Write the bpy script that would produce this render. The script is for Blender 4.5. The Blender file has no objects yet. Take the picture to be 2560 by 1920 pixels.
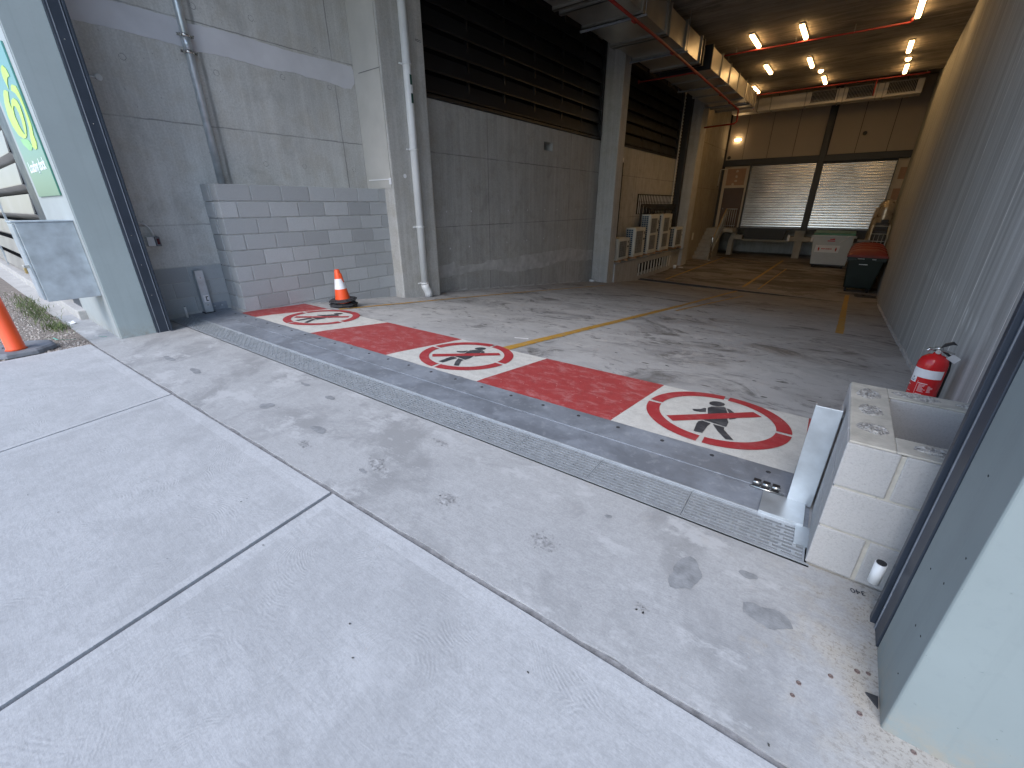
import bpy, bmesh, math, random
from mathutils import Vector, Matrix
S = bpy.context.scene
COL = S.collection
R = math.radians
random.seed(7)

# ------------------------------------------------------------------ camera
cam = bpy.data.cameras.new('camera'); co = bpy.data.objects.new('camera', cam); COL.objects.link(co)
cam.sensor_width = 36; cam.lens = 36*1047.1/2560; cam.clip_start = .02; cam.clip_end = 3000
yaw, pit, rol = -0.65022, 0.40330, -0.00335
fw = Vector((math.sin(yaw)*math.cos(pit), math.cos(yaw)*math.cos(pit), -math.sin(pit)))
rt = Vector((math.cos(yaw), -math.sin(yaw), 0)); up = rt.cross(fw)
r2 = rt*math.cos(rol)+up*math.sin(rol); u2 = -rt*math.sin(rol)+up*math.cos(rol)
m = Matrix((r2, u2, -fw)).transposed().to_4x4(); m.translation = Vector((0, 0, 1.42))
co.matrix_world = m
S.camera = co

# ------------------------------------------------------------------ light
w = bpy.data.worlds.new('World'); S.world = w; w.use_nodes = True
wn = w.node_tree
sky = wn.nodes.new('ShaderNodeTexSky'); sky.sky_type = 'NISHITA'; sky.sun_disc = False
SUN_EL, SUN_ROT = R(46), R(170)
sky.sun_elevation = SUN_EL; sky.sun_rotation = SUN_ROT
sky.air_density = 1.0; sky.dust_density = 1.0; sky.ozone_density = 1.0
wn.links.new(sky.outputs[0], wn.nodes['Background'].inputs[0])
wn.nodes['Background'].inputs[1].default_value = .15
sl = bpy.data.lights.new('sun', 'SUN'); sl.energy = 1.0; sl.angle = R(40); sl.color = (1, .97, .95)
so = bpy.data.objects.new('sun', sl); COL.objects.link(so)
sd = Vector((math.sin(SUN_ROT)*math.cos(SUN_EL), math.cos(SUN_ROT)*math.cos(SUN_EL), math.sin(SUN_EL)))
so.rotation_euler = sd.to_track_quat('Z', 'Y').to_euler()
S.view_settings.view_transform = 'Standard'; S.view_settings.look = 'None'
S.view_settings.exposure = 1.14; S.view_settings.gamma = 1
S.render.engine = 'CYCLES'
S.cycles.max_bounces = 8; S.cycles.diffuse_bounces = 5; S.cycles.use_denoising = True

# ------------------------------------------------------------------ helpers
def tag(o, label=None, cat=None, group=None, kind=None):
    if label: o['label'] = label
    if cat: o['category'] = cat
    if group: o['group'] = group
    if kind: o['kind'] = kind
    return o
def empty(name, loc, label, cat, group=None, rz=0):
    o = bpy.data.objects.new(name, None); COL.objects.link(o); o.location = loc; o.rotation_euler.z = rz
    o.empty_display_size = .1
    return tag(o, label, cat, group)
def org(o):
    v = Vector((0, 0, 0))
    while o: v += Vector(o.location); o = o.parent
    return v
def copy_tree(o, parent=None):
    c = o.copy(); COL.objects.link(c); c.parent = parent
    for ch in list(o.children): copy_tree(ch, c)
    return c
SPLIT = {'core_fill', 'stud', 'guide', 'bolt', 'screw', 'tie_plug', 'dark_sticker', 'bare_patch', 'filler_dab', 'hanger', 'white_pad', 'flame_mark', 'pictogram', 'bright_edge', 'drop', 'rubber_pad', 'leveller_lip', 'steel_edge', 'clamp_knob', 'tape', 'joint_band', 'slot', 'roller'}
class MB:
    def __init__(s): s.bm = bmesh.new(); s.mi = 0
    def face(s, pts):
        f = s.bm.faces.new([s.bm.verts.new(p) for p in pts]); f.material_index = s.mi; return f
    def box(s, x0, x1, y0, y1, z0, z1):
        v = [s.bm.verts.new((x, y, z)) for x in (x0, x1) for y in (y0, y1) for z in (z0, z1)]
        for q in ((0,1,3,2),(4,6,7,5),(0,4,5,1),(2,3,7,6),(0,2,6,4),(1,5,7,3)):
            f = s.bm.faces.new([v[i] for i in q]); f.material_index = s.mi
        return s
    def hexa(s, b, t):   # b,t: four points each (ccw from above)
        vb = [s.bm.verts.new(p) for p in b]; vt = [s.bm.verts.new(p) for p in t]
        fs = [vb[::-1], vt]+[[vb[i], vb[(i+1)%4], vt[(i+1)%4], vt[i]] for i in range(4)]
        for f in fs: s.bm.faces.new(f).material_index = s.mi
        return s
    def prism(s, pts, off):   # planar outline extruded by vector off
        off = Vector(off); a = [s.bm.verts.new(p) for p in pts]; b = [s.bm.verts.new(Vector(p)+off) for p in pts]
        n = len(a); fs = [a[::-1], b]+[[a[i], a[(i+1)%n], b[(i+1)%n], b[i]] for i in range(n)]
        for f in fs: s.bm.faces.new(f).material_index = s.mi
        return s
    def ring(s, c, r, ax, n, ph=0):
        ax = Vector(ax).normalized(); u = ax.orthogonal().normalized()
        if abs(ax.z) > .99: u = Vector((1, 0, 0))
        v = ax.cross(u)
        return [s.bm.verts.new(Vector(c)+r*(math.cos(ph+2*math.pi*i/n)*u+math.sin(ph+2*math.pi*i/n)*v)) for i in range(n)]
    def lathe(s, prof, axis=(0, 0, 1), o=(0, 0, 0), n=20, cap=True, ph=0, smooth=True):   # prof: (r, h)
        ax = Vector(axis).normalized(); rs = [s.ring(Vector(o)+ax*h, max(r, 1e-4), ax, n, ph) for r, h in prof]
        for a, b in zip(rs, rs[1:]):
            for i in range(n):
                f = s.bm.faces.new((a[i], a[(i+1)%n], b[(i+1)%n], b[i])); f.material_index = s.mi; f.smooth = smooth
        if cap:
            s.bm.faces.new(rs[0][::-1]).material_index = s.mi; s.bm.faces.new(rs[-1]).material_index = s.mi
        return s
    def tube(s, pts, r, n=10, smooth=True):
        pts = [Vector(p) for p in pts]; rs = []
        for i, p in enumerate(pts):
            d = (pts[min(i+1, len(pts)-1)]-pts[max(i-1, 0)]).normalized()
            if i == 0: u = d.orthogonal().normalized()
            u = (u-d*u.dot(d)).normalized(); v = d.cross(u)
            rr = r[i] if isinstance(r, (list, tuple)) else r
            rs.append([s.bm.verts.new(p+rr*(math.cos(2*math.pi*k/n)*u+math.sin(2*math.pi*k/n)*v)) for k in range(n)])
        for a, b in zip(rs, rs[1:]):
            for i in range(n):
                f = s.bm.faces.new((a[i], a[(i+1)%n], b[(i+1)%n], b[i])); f.smooth = smooth; f.material_index = s.mi
        s.bm.faces.new(rs[0][::-1]).material_index = s.mi; s.bm.faces.new(rs[-1]).material_index = s.mi
        return s
    def build(s, name, mats, parent=None, bevel=0, seg=2, local=False):
        if name in SPLIT:
            SP = []; seen = set()
            for v0 in s.bm.verts:
                if v0 in seen: continue
                comp = []; st = [v0]; seen.add(v0)
                while st:
                    v = st.pop(); comp.append(v)
                    for e in v.link_edges:
                        q = e.other_vert(v)
                        if q not in seen: seen.add(q); st.append(q)
                SP.append(comp)
            if len(SP) > 1:
                o = None
                for comp in SP:
                    idx = {v: i for i, v in enumerate(comp)}; m2 = MB(); m2.bm.free(); m2.bm = bmesh.new(); nv = [m2.bm.verts.new(v.co) for v in comp]
                    for f in s.bm.faces:
                        if f.verts[0] in idx: g = m2.bm.faces.new([nv[idx[v]] for v in f.verts]); g.material_index = f.material_index; g.smooth = f.smooth
                    o = m2._build(name, mats, parent, bevel, seg, local)
                s.bm.free(); return o
        return s._build(name, mats, parent, bevel, seg, local)
    def _build(s, name, mats, parent=None, bevel=0, seg=2, local=False):
        if parent is not None and not local:
            bmesh.ops.translate(s.bm, verts=s.bm.verts, vec=-org(parent))
        bmesh.ops.recalc_face_normals(s.bm, faces=s.bm.faces)
        me = bpy.data.meshes.new(name); s.bm.to_mesh(me); s.bm.free()
        for mt in (mats if isinstance(mats, (list, tuple)) else [mats]): me.materials.append(mt)
        o = bpy.data.objects.new(name, me); COL.objects.link(o); o.parent = parent
        if bevel:
            b = o.modifiers.new('bevel', 'BEVEL'); b.width = bevel; b.segments = seg; b.limit_method = 'ANGLE'; b.angle_limit = R(40)
        return o
def box(name, mat, parent, *a, bevel=0, local=False):
    return MB().box(*a).build(name, mat, parent, bevel, local=local)
def arc(c, r, a0, a1, n, ax='xz'):
    out = []
    for i in range(n+1):
        t = R(a0+(a1-a0)*i/n); p = [c[0], c[1], c[2]]
        p['xyz'.index(ax[0])] += r*math.cos(t); p['xyz'.index(ax[1])] += r*math.sin(t); out.append(tuple(p))
    return out
def text_mesh(name, txt, size, mat, parent, loc, rot, ext=.001, sx=1, align='LEFT', font_off=0):
    c = bpy.data.curves.new(name, 'FONT'); c.body = txt; c.size = size; c.extrude = ext; c.align_x = align; c.offset = font_off
    o = bpy.data.objects.new(name, c); COL.objects.link(o)
    dg = bpy.context.evaluated_depsgraph_get(); dg.update()
    me = bpy.data.meshes.new_from_object(o.evaluated_get(dg)); bpy.data.objects.remove(o)
    me.transform(Matrix.Diagonal((sx, 1, 1, 1))); me.transform(Matrix(rot).to_4x4() if not isinstance(rot, Matrix) else rot)
    me.transform(Matrix.Translation(Vector(loc)-(org(parent) if parent else Vector())))
    me.materials.clear(); me.materials.append(mat)
    n = bpy.data.objects.new(name, me); COL.objects.link(n); n.parent = parent
    return n
ROT_MY = Matrix.Rotation(R(90), 4, 'X')                                   # faces -Y, reads along +X
ROT_PX = Matrix.Rotation(R(90), 4, 'Z') @ Matrix.Rotation(R(90), 4, 'X')   # faces +X, reads along +Y

# ------------------------------------------------------------------ materials
class NT:
    def __init__(s, name):
        s.m = bpy.data.materials.new(name); s.m.use_nodes = True; s.t = s.m.node_tree
        s.b = s.t.nodes['Principled BSDF']; s.g = s.t.nodes.new('ShaderNodeNewGeometry')
        s.pos = s.g.outputs['Position']
    def n(s, ty, ins=None, **kw):
        nd = s.t.nodes.new('ShaderNode'+ty)
        for k, v in kw.items(): setattr(nd, k, v)
        for k, v in (ins or {}).items(): s.put(nd.inputs[k], v)
        return nd
    def put(s, sock, v):
        if isinstance(v, bpy.types.NodeSocket): s.t.links.new(v, sock)
        else: sock.default_value = v
    def math(s, op, a, b=0, c=None, clamp=False):
        nd = s.n('Math', {0: a, 1: b}, operation=op); nd.use_clamp = clamp
        if c is not None: s.put(nd.inputs[2], c)
        return nd.outputs[0]
    def scale(s, v, sc):
        return s.n('Mapping', {'Vector': v, 'Scale': sc}).outputs[0]
    def noise(s, sc, det=4, rough=.55, vec=None, dist=0):
        return s.n('TexNoise', {'Vector': vec or s.pos, 'Scale': sc, 'Detail': det, 'Roughness': rough, 'Distortion': dist}).outputs[0]
    def ramp(s, v, a, b, lo=0, hi=1):
        return s.n('MapRange', {0: v, 1: a, 2: b, 3: lo, 4: hi}).outputs[0]
    def mix(s, f, a, b, mode='MIX'):
        nd = s.n('Mix', data_type='RGBA', blend_type=mode); s.put(nd.inputs[0], f)
        for i, v in ((6, a), (7, b)): s.put(nd.inputs[i], v if isinstance(v, bpy.types.NodeSocket) else (*v, 1) if len(v) == 3 else v)
        return nd.outputs[2]
    def xyz(s, vec=None):
        return s.n('SeparateXYZ', {0: vec or s.pos}).outputs
    def done(s, col, rough=.7, metal=0, bump=None, bstr=.3, bdist=.01, **kw):
        s.put(s.b.inputs['Base Color'], col if isinstance(col, bpy.types.NodeSocket) else (*col, 1))
        s.put(s.b.inputs['Roughness'], rough); s.put(s.b.inputs['Metallic'], metal)
        if bump is not None:
            s.put(s.b.inputs['Normal'], s.n('Bump', {'Strength': bstr, 'Distance': bdist, 'Height': bump}).outputs[0])
        for k, v in kw.items(): s.put(s.b.inputs[k], v)
        return s.m
def mul(c, f): return tuple(min(1, x*f) for x in c)
def plain(name, col, rough=.5, metal=0, var=.12, sc=4, bump=.06, bsc=80, **kw):
    t = NT(name); v = t.noise(sc, 5); f = t.noise(bsc, 3)
    c = t.mix(t.ramp(v, .3, .7), mul(col, 1-var), mul(col, 1+var))
    return t.done(c, t.ramp(v, .3, .7, rough*.85, min(1, rough*1.15)), metal, f, bump, .003, **kw)
def concrete(name, col, var=.14, streak=0, stain=.3, warm=(1, .94, .85), fine=.12, lines=None, joints=None, bump=.35, holes=0):
    """cast concrete; streak: vertical run marks; joints: list of (axis, value, width) formwork lines"""
    t = NT(name)
    big = t.noise(.55, 5, .6); mid = t.noise(3.2, 6, .6); fn = t.noise(45, 4, .65); grit = t.noise(260, 2)
    c = t.mix(t.ramp(big, .32, .68), mul(col, 1-var), mul(col, 1+var))
    c = t.mix(t.math('MULTIPLY', t.ramp(mid, .47, .62), .5), c, tuple(a*b*.8 for a, b in zip(col, warm)))
    c = t.mix(t.ramp(fn, .48, .62, 0, fine*3), c, mul(col, .68)); c = t.mix(t.ramp(fn, .5, .38, 0, fine*2), c, mul(col, 1.25))
    c = t.mix(t.ramp(grit, .62, .72, 0, .3), c, mul(col, .55))
    if streak:
        sv = t.scale(t.pos, (5.5, 5.5, .18)); a = t.noise(1.6, 6, .65, sv)
        c = t.mix(t.ramp(a, .5, .64, 0, streak), c, mul(col, 1.45)); c = t.mix(t.ramp(a, .5, .37, 0, streak), c, mul(col, .62))
        sv2 = t.scale(t.pos, (22, 22, .35)); a2 = t.noise(1.3, 3, .6, sv2)
        c = t.mix(t.ramp(a2, .58, .63, 0, streak*.6), c, mul(col, 1.5))
    if stain:
        st = t.noise(1.7, 7, .7, None, .6); c = t.mix(t.ramp(st, .55, .66, 0, stain), c, mul(col, .5))
        pits = t.n('TexVoronoi', {'Vector': t.pos, 'Scale': 9.0}).outputs['Distance']
        c = t.mix(t.ramp(pits, .07, .04, 0, .65), c, mul(col, .35))
    hgt = t.math('ADD', t.math('MULTIPLY', fn, .6), t.math('MULTIPLY', mid, .6))
    if joints:
        X = t.xyz(); wob = t.ramp(t.noise(7, 3), 0, 1, -.012, .012); fade = t.ramp(t.noise(1.4, 3), .35, .55, .3, 1)
        for ax, val, wd in joints:
            d = t.math('ABSOLUTE', t.math('SUBTRACT', t.math('ADD', X['XYZ'.index(ax)], wob), val))
            k = t.math('MULTIPLY', t.ramp(d, wd, wd*.3), fade)
            c = t.mix(t.math('MULTIPLY', k, .75), c, mul(col, .32)); hgt = t.math('SUBTRACT', hgt, t.math('MULTIPLY', k, .8))
    return t.done(c, .88, 0, hgt, bump, .006)

C_W = (.33, .325, .315)
m_wallA = concrete('cast_concrete_wall', (.55, .55, .535), streak=.16, joints=[('Z', 2.41, .012), ('Z', 1.19, .012), ('Y', 4.76, .014), ('Y', 2.86, .03), ('Z', 3.56, .01)])
m_wallB = concrete('cast_concrete_bay', (.41, .41, .40), streak=.2, stain=.3, joints=[('Z', 2.385, .014), ('Z', 1.0, .012), ('Y', 8.2, .012), ('Y', 11.9, .012), ('Y', 16.9, .012), ('Y', 19.2, .012)])
m_wallD = concrete('cast_concrete_warm', (.33, .30, .25), streak=.35, stain=.3, joints=[('Z', 2.2, .014), ('Y', 24.2, .014), ('Z', 4.2, .02)])
m_col = concrete('column_concrete', (.46, .46, .445), var=.1, streak=.22, stain=.12)
m_colside = m_col
def ceil_mat():
    t = NT('board_marked_ceiling'); col = (.25, .225, .195); X = t.xyz()
    a = t.noise(1.6, 8, .72, t.scale(t.pos, (.55, 2.6, 1)), .5); f = t.noise(30, 4, .7); n2 = t.noise(.5, 4)
    c = t.mix(t.ramp(a, .42, .58), mul(col, .6), mul(col, 1.35)); c = t.mix(t.ramp(f, .5, .62, 0, .4), c, mul(col, .6)); c = t.mix(t.ramp(n2, .45, .6, 0, .4), c, mul(col, 1.3))
    k = None
    u = t.math('FRACT', t.math('MULTIPLY', X[1], .83)); w_ = t.math('FRACT', t.math('MULTIPLY', t.math('FLOOR', t.math('MULTIPLY', X[1], .83)), .37))
    c = t.mix(t.math('MULTIPLY', w_, .4), c, mul(col, .65)); c = t.mix(t.ramp(u, .03, .01, 0, .8), c, mul(col, .35))
    return t.done(c, .8, 0, t.math('ADD', f, a), .4, .01)
m_ceil = ceil_mat()
m_ceil0 = concrete('ceiling_concrete', (.22, .2, .175), var=.3, stain=.5, joints=[('Y', 19.2, .03), ('Y', 21.5, .03), ('Y', 14.9, .05), ('Y', 18.1, .02)])
m_patch = plain('render_patch', (.62, .62, .65), .85, var=.08, sc=2.5, bump=.12, bsc=30)
m_smear = plain('cement_smear', (.47, .47, .465), .9, var=.2, sc=5, bump=.3, bsc=40)
m_ring = plain('tie_ring', (.2, .2, .2), .9)

# right wall: precast planks with pale sealed joints
def right_wall_mat():
    t = NT('precast_planks'); X = t.xyz(); col = (.45, .465, .465)
    big = t.noise(.5, 5); c = t.mix(t.ramp(big, .3, .7), mul(col, .88), mul(col, 1.12))
    sv = t.scale(t.pos, (7, 7, .12)); a = t.noise(1.7, 6, .7, sv)
    c = t.mix(t.ramp(a, .5, .62, 0, .65), c, mul(col, 1.5)); c = t.mix(t.ramp(a, .49, .38, 0, .6), c, mul(col, .62))
    fn = t.noise(70, 3); c = t.mix(t.ramp(fn, .4, .8, 0, .3), c, mul(col, .6))
    rib = t.math('MULTIPLY', t.math('SUBTRACT', t.noise(2.2, 3, .6, t.scale(t.pos, (0, 1, .015))), .5), 5)
    c = t.mix(t.ramp(rib, -.2, 1, 0, .55), c, mul(col, 1.35)); c = t.mix(t.ramp(t.math('SINE', t.math('MULTIPLY', X[1], 5.464*5)), .4, 1, 0, .14), c, mul(col, .7))
    # a row of pale rub marks left at lifting height
    u = t.math('FRACT', t.math('MULTIPLY', X[1], 4.6)); du = t.math('ABSOLUTE', t.math('SUBTRACT', u, t.ramp(X[2], .3, .9, .35, .65)))
    dz = t.math('ABSOLUTE', t.math('SUBTRACT', X[2], t.ramp(t.noise(3, 2), 0, 1, .5, .68)))
    k = t.math('MULTIPLY', t.ramp(du, .16, .05), t.ramp(dz, .09, .03))
    k = t.math('MULTIPLY', k, t.ramp(t.noise(2.2, 2), .35, .6)); k = t.math('MULTIPLY', k, t.ramp(X[1], 10.5, 7)); k = t.math('MULTIPLY', k, t.ramp(X[1], 3, 3.6))
    c = t.mix(t.math('MULTIPLY', k, .9), c, mul(col, 1.8))
    return t.done(c, .7, 0, t.math('ADD', fn, t.math('MULTIPLY', a, .8)), .25, .006)
m_rwall = right_wall_mat()

def paving_mat(name, col, swirl=1., stain=.25, band=False, dirty=0):
    t = NT(name)
    big = t.noise(.45, 4); mid = t.noise(2.6, 6, .62); grit = t.noise(95, 4, .8); fn = t.noise(28, 5, .6)
    c = t.mix(t.ramp(big, .3, .7), mul(col, .93), mul(col, 1.07)); c = t.mix(t.ramp(fn, .5, .62, 0, .35), c, mul(col, .82)); c = t.mix(t.ramp(fn, .5, .4, 0, .3), c, mul(col, 1.12))
    c = t.mix(t.ramp(mid, .5, .64, 0, .6), c, mul(col, .82)); c = t.mix(t.ramp(grit, .51, .6, 0, .45), c, mul(col, .74))
    c = t.mix(t.ramp(grit, .48, .4, 0, .35), c, mul(col, 1.18))
    sp = t.n('TexVoronoi', {'Vector': t.pos, 'Scale': 7.0}).outputs['Distance']
    c = t.mix(t.ramp(sp, .035, .02, 0, .5), c, mul(col, .5))
    st3 = t.noise(1.0, 5, .7, t.scale(t.pos, (10, 62, 1)), .3); st4 = t.noise(1.0, 5, .7, t.n('Mapping', {'Vector': t.pos, 'Rotation': (0, 0, .7), 'Scale': (13, 70, 1)}).outputs[0], .8)
    mk = t.ramp(t.noise(.9, 4), .44, .56)
    c = t.mix(t.math('MULTIPLY', t.ramp(st3, .5, .62), t.math('MULTIPLY', mk, .5)), c, mul(col, .80)); c = t.mix(t.math('MULTIPLY', t.ramp(st4, .52, .62), t.math('MULTIPLY', t.math('SUBTRACT', 1, mk), .45)), c, mul(col, .82))
    vc = t.noise(11, 6, .8); c = t.mix(t.ramp(vc, .54, .64, 0, .5), c, mul(col, .80)); c = t.mix(t.ramp(vc, .46, .36, 0, .4), c, mul(col, 1.14))
    h = t.math('MULTIPLY', grit, .35); h = t.math('ADD', h, t.math('ADD', t.math('MULTIPLY', fn, .4), t.math('MULTIPLY', st3, .5)))
    if swirl:   # arcs left by the trowel: rings round scattered centres
        wv = t.n('TexNoise', {'Vector': t.pos, 'Scale': 2.2, 'Detail': 2.0}).outputs[1]
        pv = t.n('VectorMath', {0: t.pos, 1: t.n('VectorMath', {0: wv, 'Scale': .30}, operation='SCALE').outputs[0]}, operation='ADD').outputs[0]
        vd = t.n('TexVoronoi', {'Vector': pv, 'Scale': 1.9}).outputs['Distance']
        rg = t.math('SINE', t.math('ADD', t.math('MULTIPLY', vd, 240), t.ramp(t.noise(9, 3), 0, 1, -9, 9))); msk = t.math('MULTIPLY', t.ramp(t.noise(3.1, 4), .48, .6), t.ramp(t.noise(22, 3), .4, .6, .2, 1))
        h = t.math('ADD', h, t.math('MULTIPLY', t.math('MULTIPLY', rg, msk), .15*swirl))
        c = t.mix(t.math('MULTIPLY', t.ramp(rg, .4, 1, 0, .08*swirl), msk), c, mul(col, .72))
    else:
        br = t.noise(3, 3, .5, t.scale(t.pos, (6, 60, 1))); h = t.math('ADD', h, t.math('MULTIPLY', br, .5 if not band else .1))
        c = t.mix(t.ramp(br, .5, .7, 0, .15 if not band else 0), c, mul(col, .8))
    if stain:
        st = t.noise(1.15, 8, .68, None, .4); c = t.mix(t.ramp(st, .5, .6, 0, stain), c, mul(col, .68))
        st2 = t.noise(2.3, 6, .75, t.scale(t.pos, (1, 1.7, 1))); c = t.mix(t.ramp(st2, .54, .62, 0, stain), c, mul(col, 1.18))
    if dirty:
        X = t.xyz()
        e = t.math('ADD', t.ramp(X[0], -.1, .45, 0, 1), t.ramp(t.noise(6, 5, .7), .3, .8, -.6, .6)); e = t.math('MULTIPLY', t.ramp(e, .35, .9), t.ramp(X[1], .8, 1.3))
        c = t.mix(t.math('MULTIPLY', e, .6), c, (.40, .36, .29)); cr = t.noise(70, 3, .8); c = t.mix(t.math('MULTIPLY', t.math('MULTIPLY', e, t.ramp(cr, .52, .6)), .6), c, (.16, .14, .12))
        g = t.math('ADD', t.ramp(X[1], 1.55, 1.8, 0, .5), t.ramp(t.noise(8, 5, .7), .35, .7, 0, .6)); c = t.mix(t.ramp(g, .7, 1, 0, .4), c, (.36, .34, .31))
    return t.done(c, .9, 0, h, .5, .004)
P_COL = (.42, .432, .445)
m_pave = paving_mat('pavement_concrete', P_COL, 1.0, .3)
m_band = paving_mat('pavement_edge_band', mul(P_COL, 1.08), 0, .15, True)
m_apron = paving_mat('driveway_concrete', (.385, .392, .398), .35, .85, dirty=1)
m_gap = plain('joint_filler', (.21, .21, .215), .95, var=.35, sc=25, bump=1, bsc=90)
m_kerb = paving_mat('kerb_strip_concrete', (.46, .45, .43), 0, .3)

def dock_floor_mat():
    t = NT('dock_floor_concrete'); col = (.40, .405, .41); X = t.xyz()
    big = t.noise(.4, 4); mid = t.noise(2.2, 7, .66); grit = t.noise(120, 3, .7)
    c = t.mix(t.ramp(big, .3, .7), mul(col, .85), mul(col, 1.12)); c = t.mix(t.ramp(mid, .48, .6, 0, .6), c, mul(col, 1.13))
    a = t.noise(1.1, 8, .7, t.scale(t.pos, (.7, 1.0, 1)), .7); c = t.mix(t.ramp(a, .49, .62, 0, .7), c, (.22, .225, .235))
    b = t.noise(.9, 8, .72, t.scale(t.pos, (.9, 1.2, 1)), 1.2); c = t.mix(t.ramp(b, .55, .62, 0, .75), c, (.11, .11, .105))
    sp = t.n('TexVoronoi', {'Vector': t.scale(t.pos, (1.4, 3.2, 1)), 'Scale': 1.6}).outputs['Distance']
    c = t.mix(t.ramp(sp, .12, .06, 0, .8), c, (.07, .065, .06)); s3 = t.noise(3.4, 7, .75, t.scale(t.pos, (.7, 1.1, 1)), 1.4); c = t.mix(t.ramp(s3, .56, .63, 0, .55), c, (.14, .14, .145)); s4 = t.noise(1.3, 8, .75, None, 1.0); c = t.mix(t.ramp(s4, .53, .63, 0, .5), c, (.52, .52, .51))
    c = t.mix(t.ramp(grit, .55, .75, 0, .45), c, mul(col, .5))
    # browner towards the back, with dark stains in the truck bays
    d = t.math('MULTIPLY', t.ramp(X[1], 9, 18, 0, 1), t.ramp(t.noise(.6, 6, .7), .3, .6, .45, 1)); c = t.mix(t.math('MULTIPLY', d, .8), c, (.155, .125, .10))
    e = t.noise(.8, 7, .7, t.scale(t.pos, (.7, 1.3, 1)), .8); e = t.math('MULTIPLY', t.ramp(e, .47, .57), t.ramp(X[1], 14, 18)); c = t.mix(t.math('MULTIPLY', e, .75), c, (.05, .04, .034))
    return t.done(c, t.ramp(a, .4, .7, .8, .45), 0, t.math('ADD', grit, mid), .35, .005)
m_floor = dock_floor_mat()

def paint_mat(name, col, wear=.4, under=(.42, .41, .4), chips=(.8, .78, .76)):
    t = NT(name)
    a = t.noise(5.5, 9, .78, t.scale(t.pos, (1, 1.6, 1)), .4); g = t.noise(110, 3, .7); f = t.noise(14, 6, .75)
    c = t.mix(t.ramp(f, .45, .6, 0, .4), col, mul(col, .72)); c = t.mix(t.ramp(a, .5, .62, 0, wear), c, under)
    c = t.mix(t.ramp(g, .56, .64, 0, wear*.8), c, mul(col, .5))
    v = t.n('TexVoronoi', {'Vector': t.pos, 'Scale': 14.0}).outputs['Distance']
    c = t.mix(t.ramp(v, .06, .03, 0, .7), c, chips)
    return t.done(c, .6, 0, t.math('ADD', g, f), .3, .003)
m_red = paint_mat('red_floor_paint', (.37, .052, .052), .5, (.50, .24, .24))
m_white = paint_mat('white_floor_paint', (.60, .60, .57), .4, (.45, .44, .42), (.2, .2, .19))
m_ringred = paint_mat('red_stencil_paint', (.38, .035, .042), .25, (.5, .2, .2))
m_black = paint_mat('black_stencil_paint', (.045, .047, .055), .3, (.22, .22, .23), (.4, .4, .4))
m_yel = paint_mat('yellow_line_paint', (.50, .28, .04), .7, (.33, .29, .22), (.2, .18, .15))

def block_mat(name, col, rng=.2, warmk=.3):
    t = NT(name); isl = t.g.outputs['Random Per Island']
    c = t.mix(t.ramp(isl, 0, 1), mul(col, 1-rng), mul(col, 1+rng)); w2 = t.math('FRACT', t.math('MULTIPLY', isl, 7.3))
    c = t.mix(t.ramp(w2, .6, 1, 0, warmk), c, tuple(a*b for a, b in zip(col, (1.22, 1.13, 1.08))))
    g = t.noise(170, 3, .75); f = t.noise(9, 5, .65)
    c = t.mix(t.ramp(g, .5, .7, 0, .5), c, mul(col, .62)); c = t.mix(t.ramp(g, .42, .3, 0, .35), c, mul(col, 1.25)); c = t.mix(t.ramp(f, .5, .75, 0, .25), c, mul(col, .8))
    return t.done(c, .93, 0, g, .6, .004)
m_block = block_mat('concrete_block', (.40, .42, .435), .16, .18)
m_mortar = plain('mortar', (.45, .455, .45), .95, var=.15, sc=12, bump=.4, bsc=120)
m_pier = block_mat('pale_concrete_block', (.42, .415, .41), .05, .1)
m_pmortar = plain('cream_mortar', (.46, .44, .39), .95, var=.18, sc=14, bump=.9, bsc=70)
def rough_fill():
    t = NT('rough_core_fill'); v = t.n('TexVoronoi', {'Vector': t.pos, 'Scale': 75.0}).outputs['Distance']; g = t.noise(60, 4, .8)
    c = t.mix(t.ramp(g, .4, .6), (.30, .29, .28), (.55, .535, .51)); return t.done(c, .95, 0, t.math('ADD', v, g), 1, .012)
m_fill = rough_fill()

def plate_mat():
    t = NT('dull_galvanised_plate'); col = (.25, .275, .315)
    a = t.noise(2.2, 7, .68, t.scale(t.pos, (1, 1.5, 1)), .5); f = t.noise(12, 5, .7); g = t.noise(200, 2)
    c = t.mix(t.ramp(a, .42, .58), mul(col, .9), mul(col, 1.18)); c = t.mix(t.ramp(f, .54, .64, 0, .4), c, (.42, .45, .5)); c = t.mix(t.ramp(f, .45, .35, 0, .3), c, mul(col, .7))
    return t.done(c, t.ramp(a, .4, .6, .45, .65), .35, g, .1, .002)
m_galv = plain('galvanised_steel', (.52, .57, .61), .38, .6, var=.16, sc=9, bump=.05, bsc=40)
m_galv_dull = plate_mat()
m_duct = plain('duct_sheet_metal', (.42, .41, .385), .33, .75, var=.15, sc=1.5, bump=.12, bsc=3)
m_duct_lit = plain('lamplit_duct_metal', (.72, .70, .64), .4, .3, var=.1, sc=2)  # lighter copy of the duct metal, lamp light put into its colour
m_grate = plain('stainless_grate', (.39, .42, .45), .42, .35, var=.1, sc=14)
m_dark = plain('dark_void', (.012, .012, .014), .95)
m_navy = plain('charcoal_painted_steel', (.032, .042, .06), .42, .1, var=.12, sc=5, bump=.03)
m_charcoal = plain('charcoal_beam', (.04, .042, .045), .5)
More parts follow.
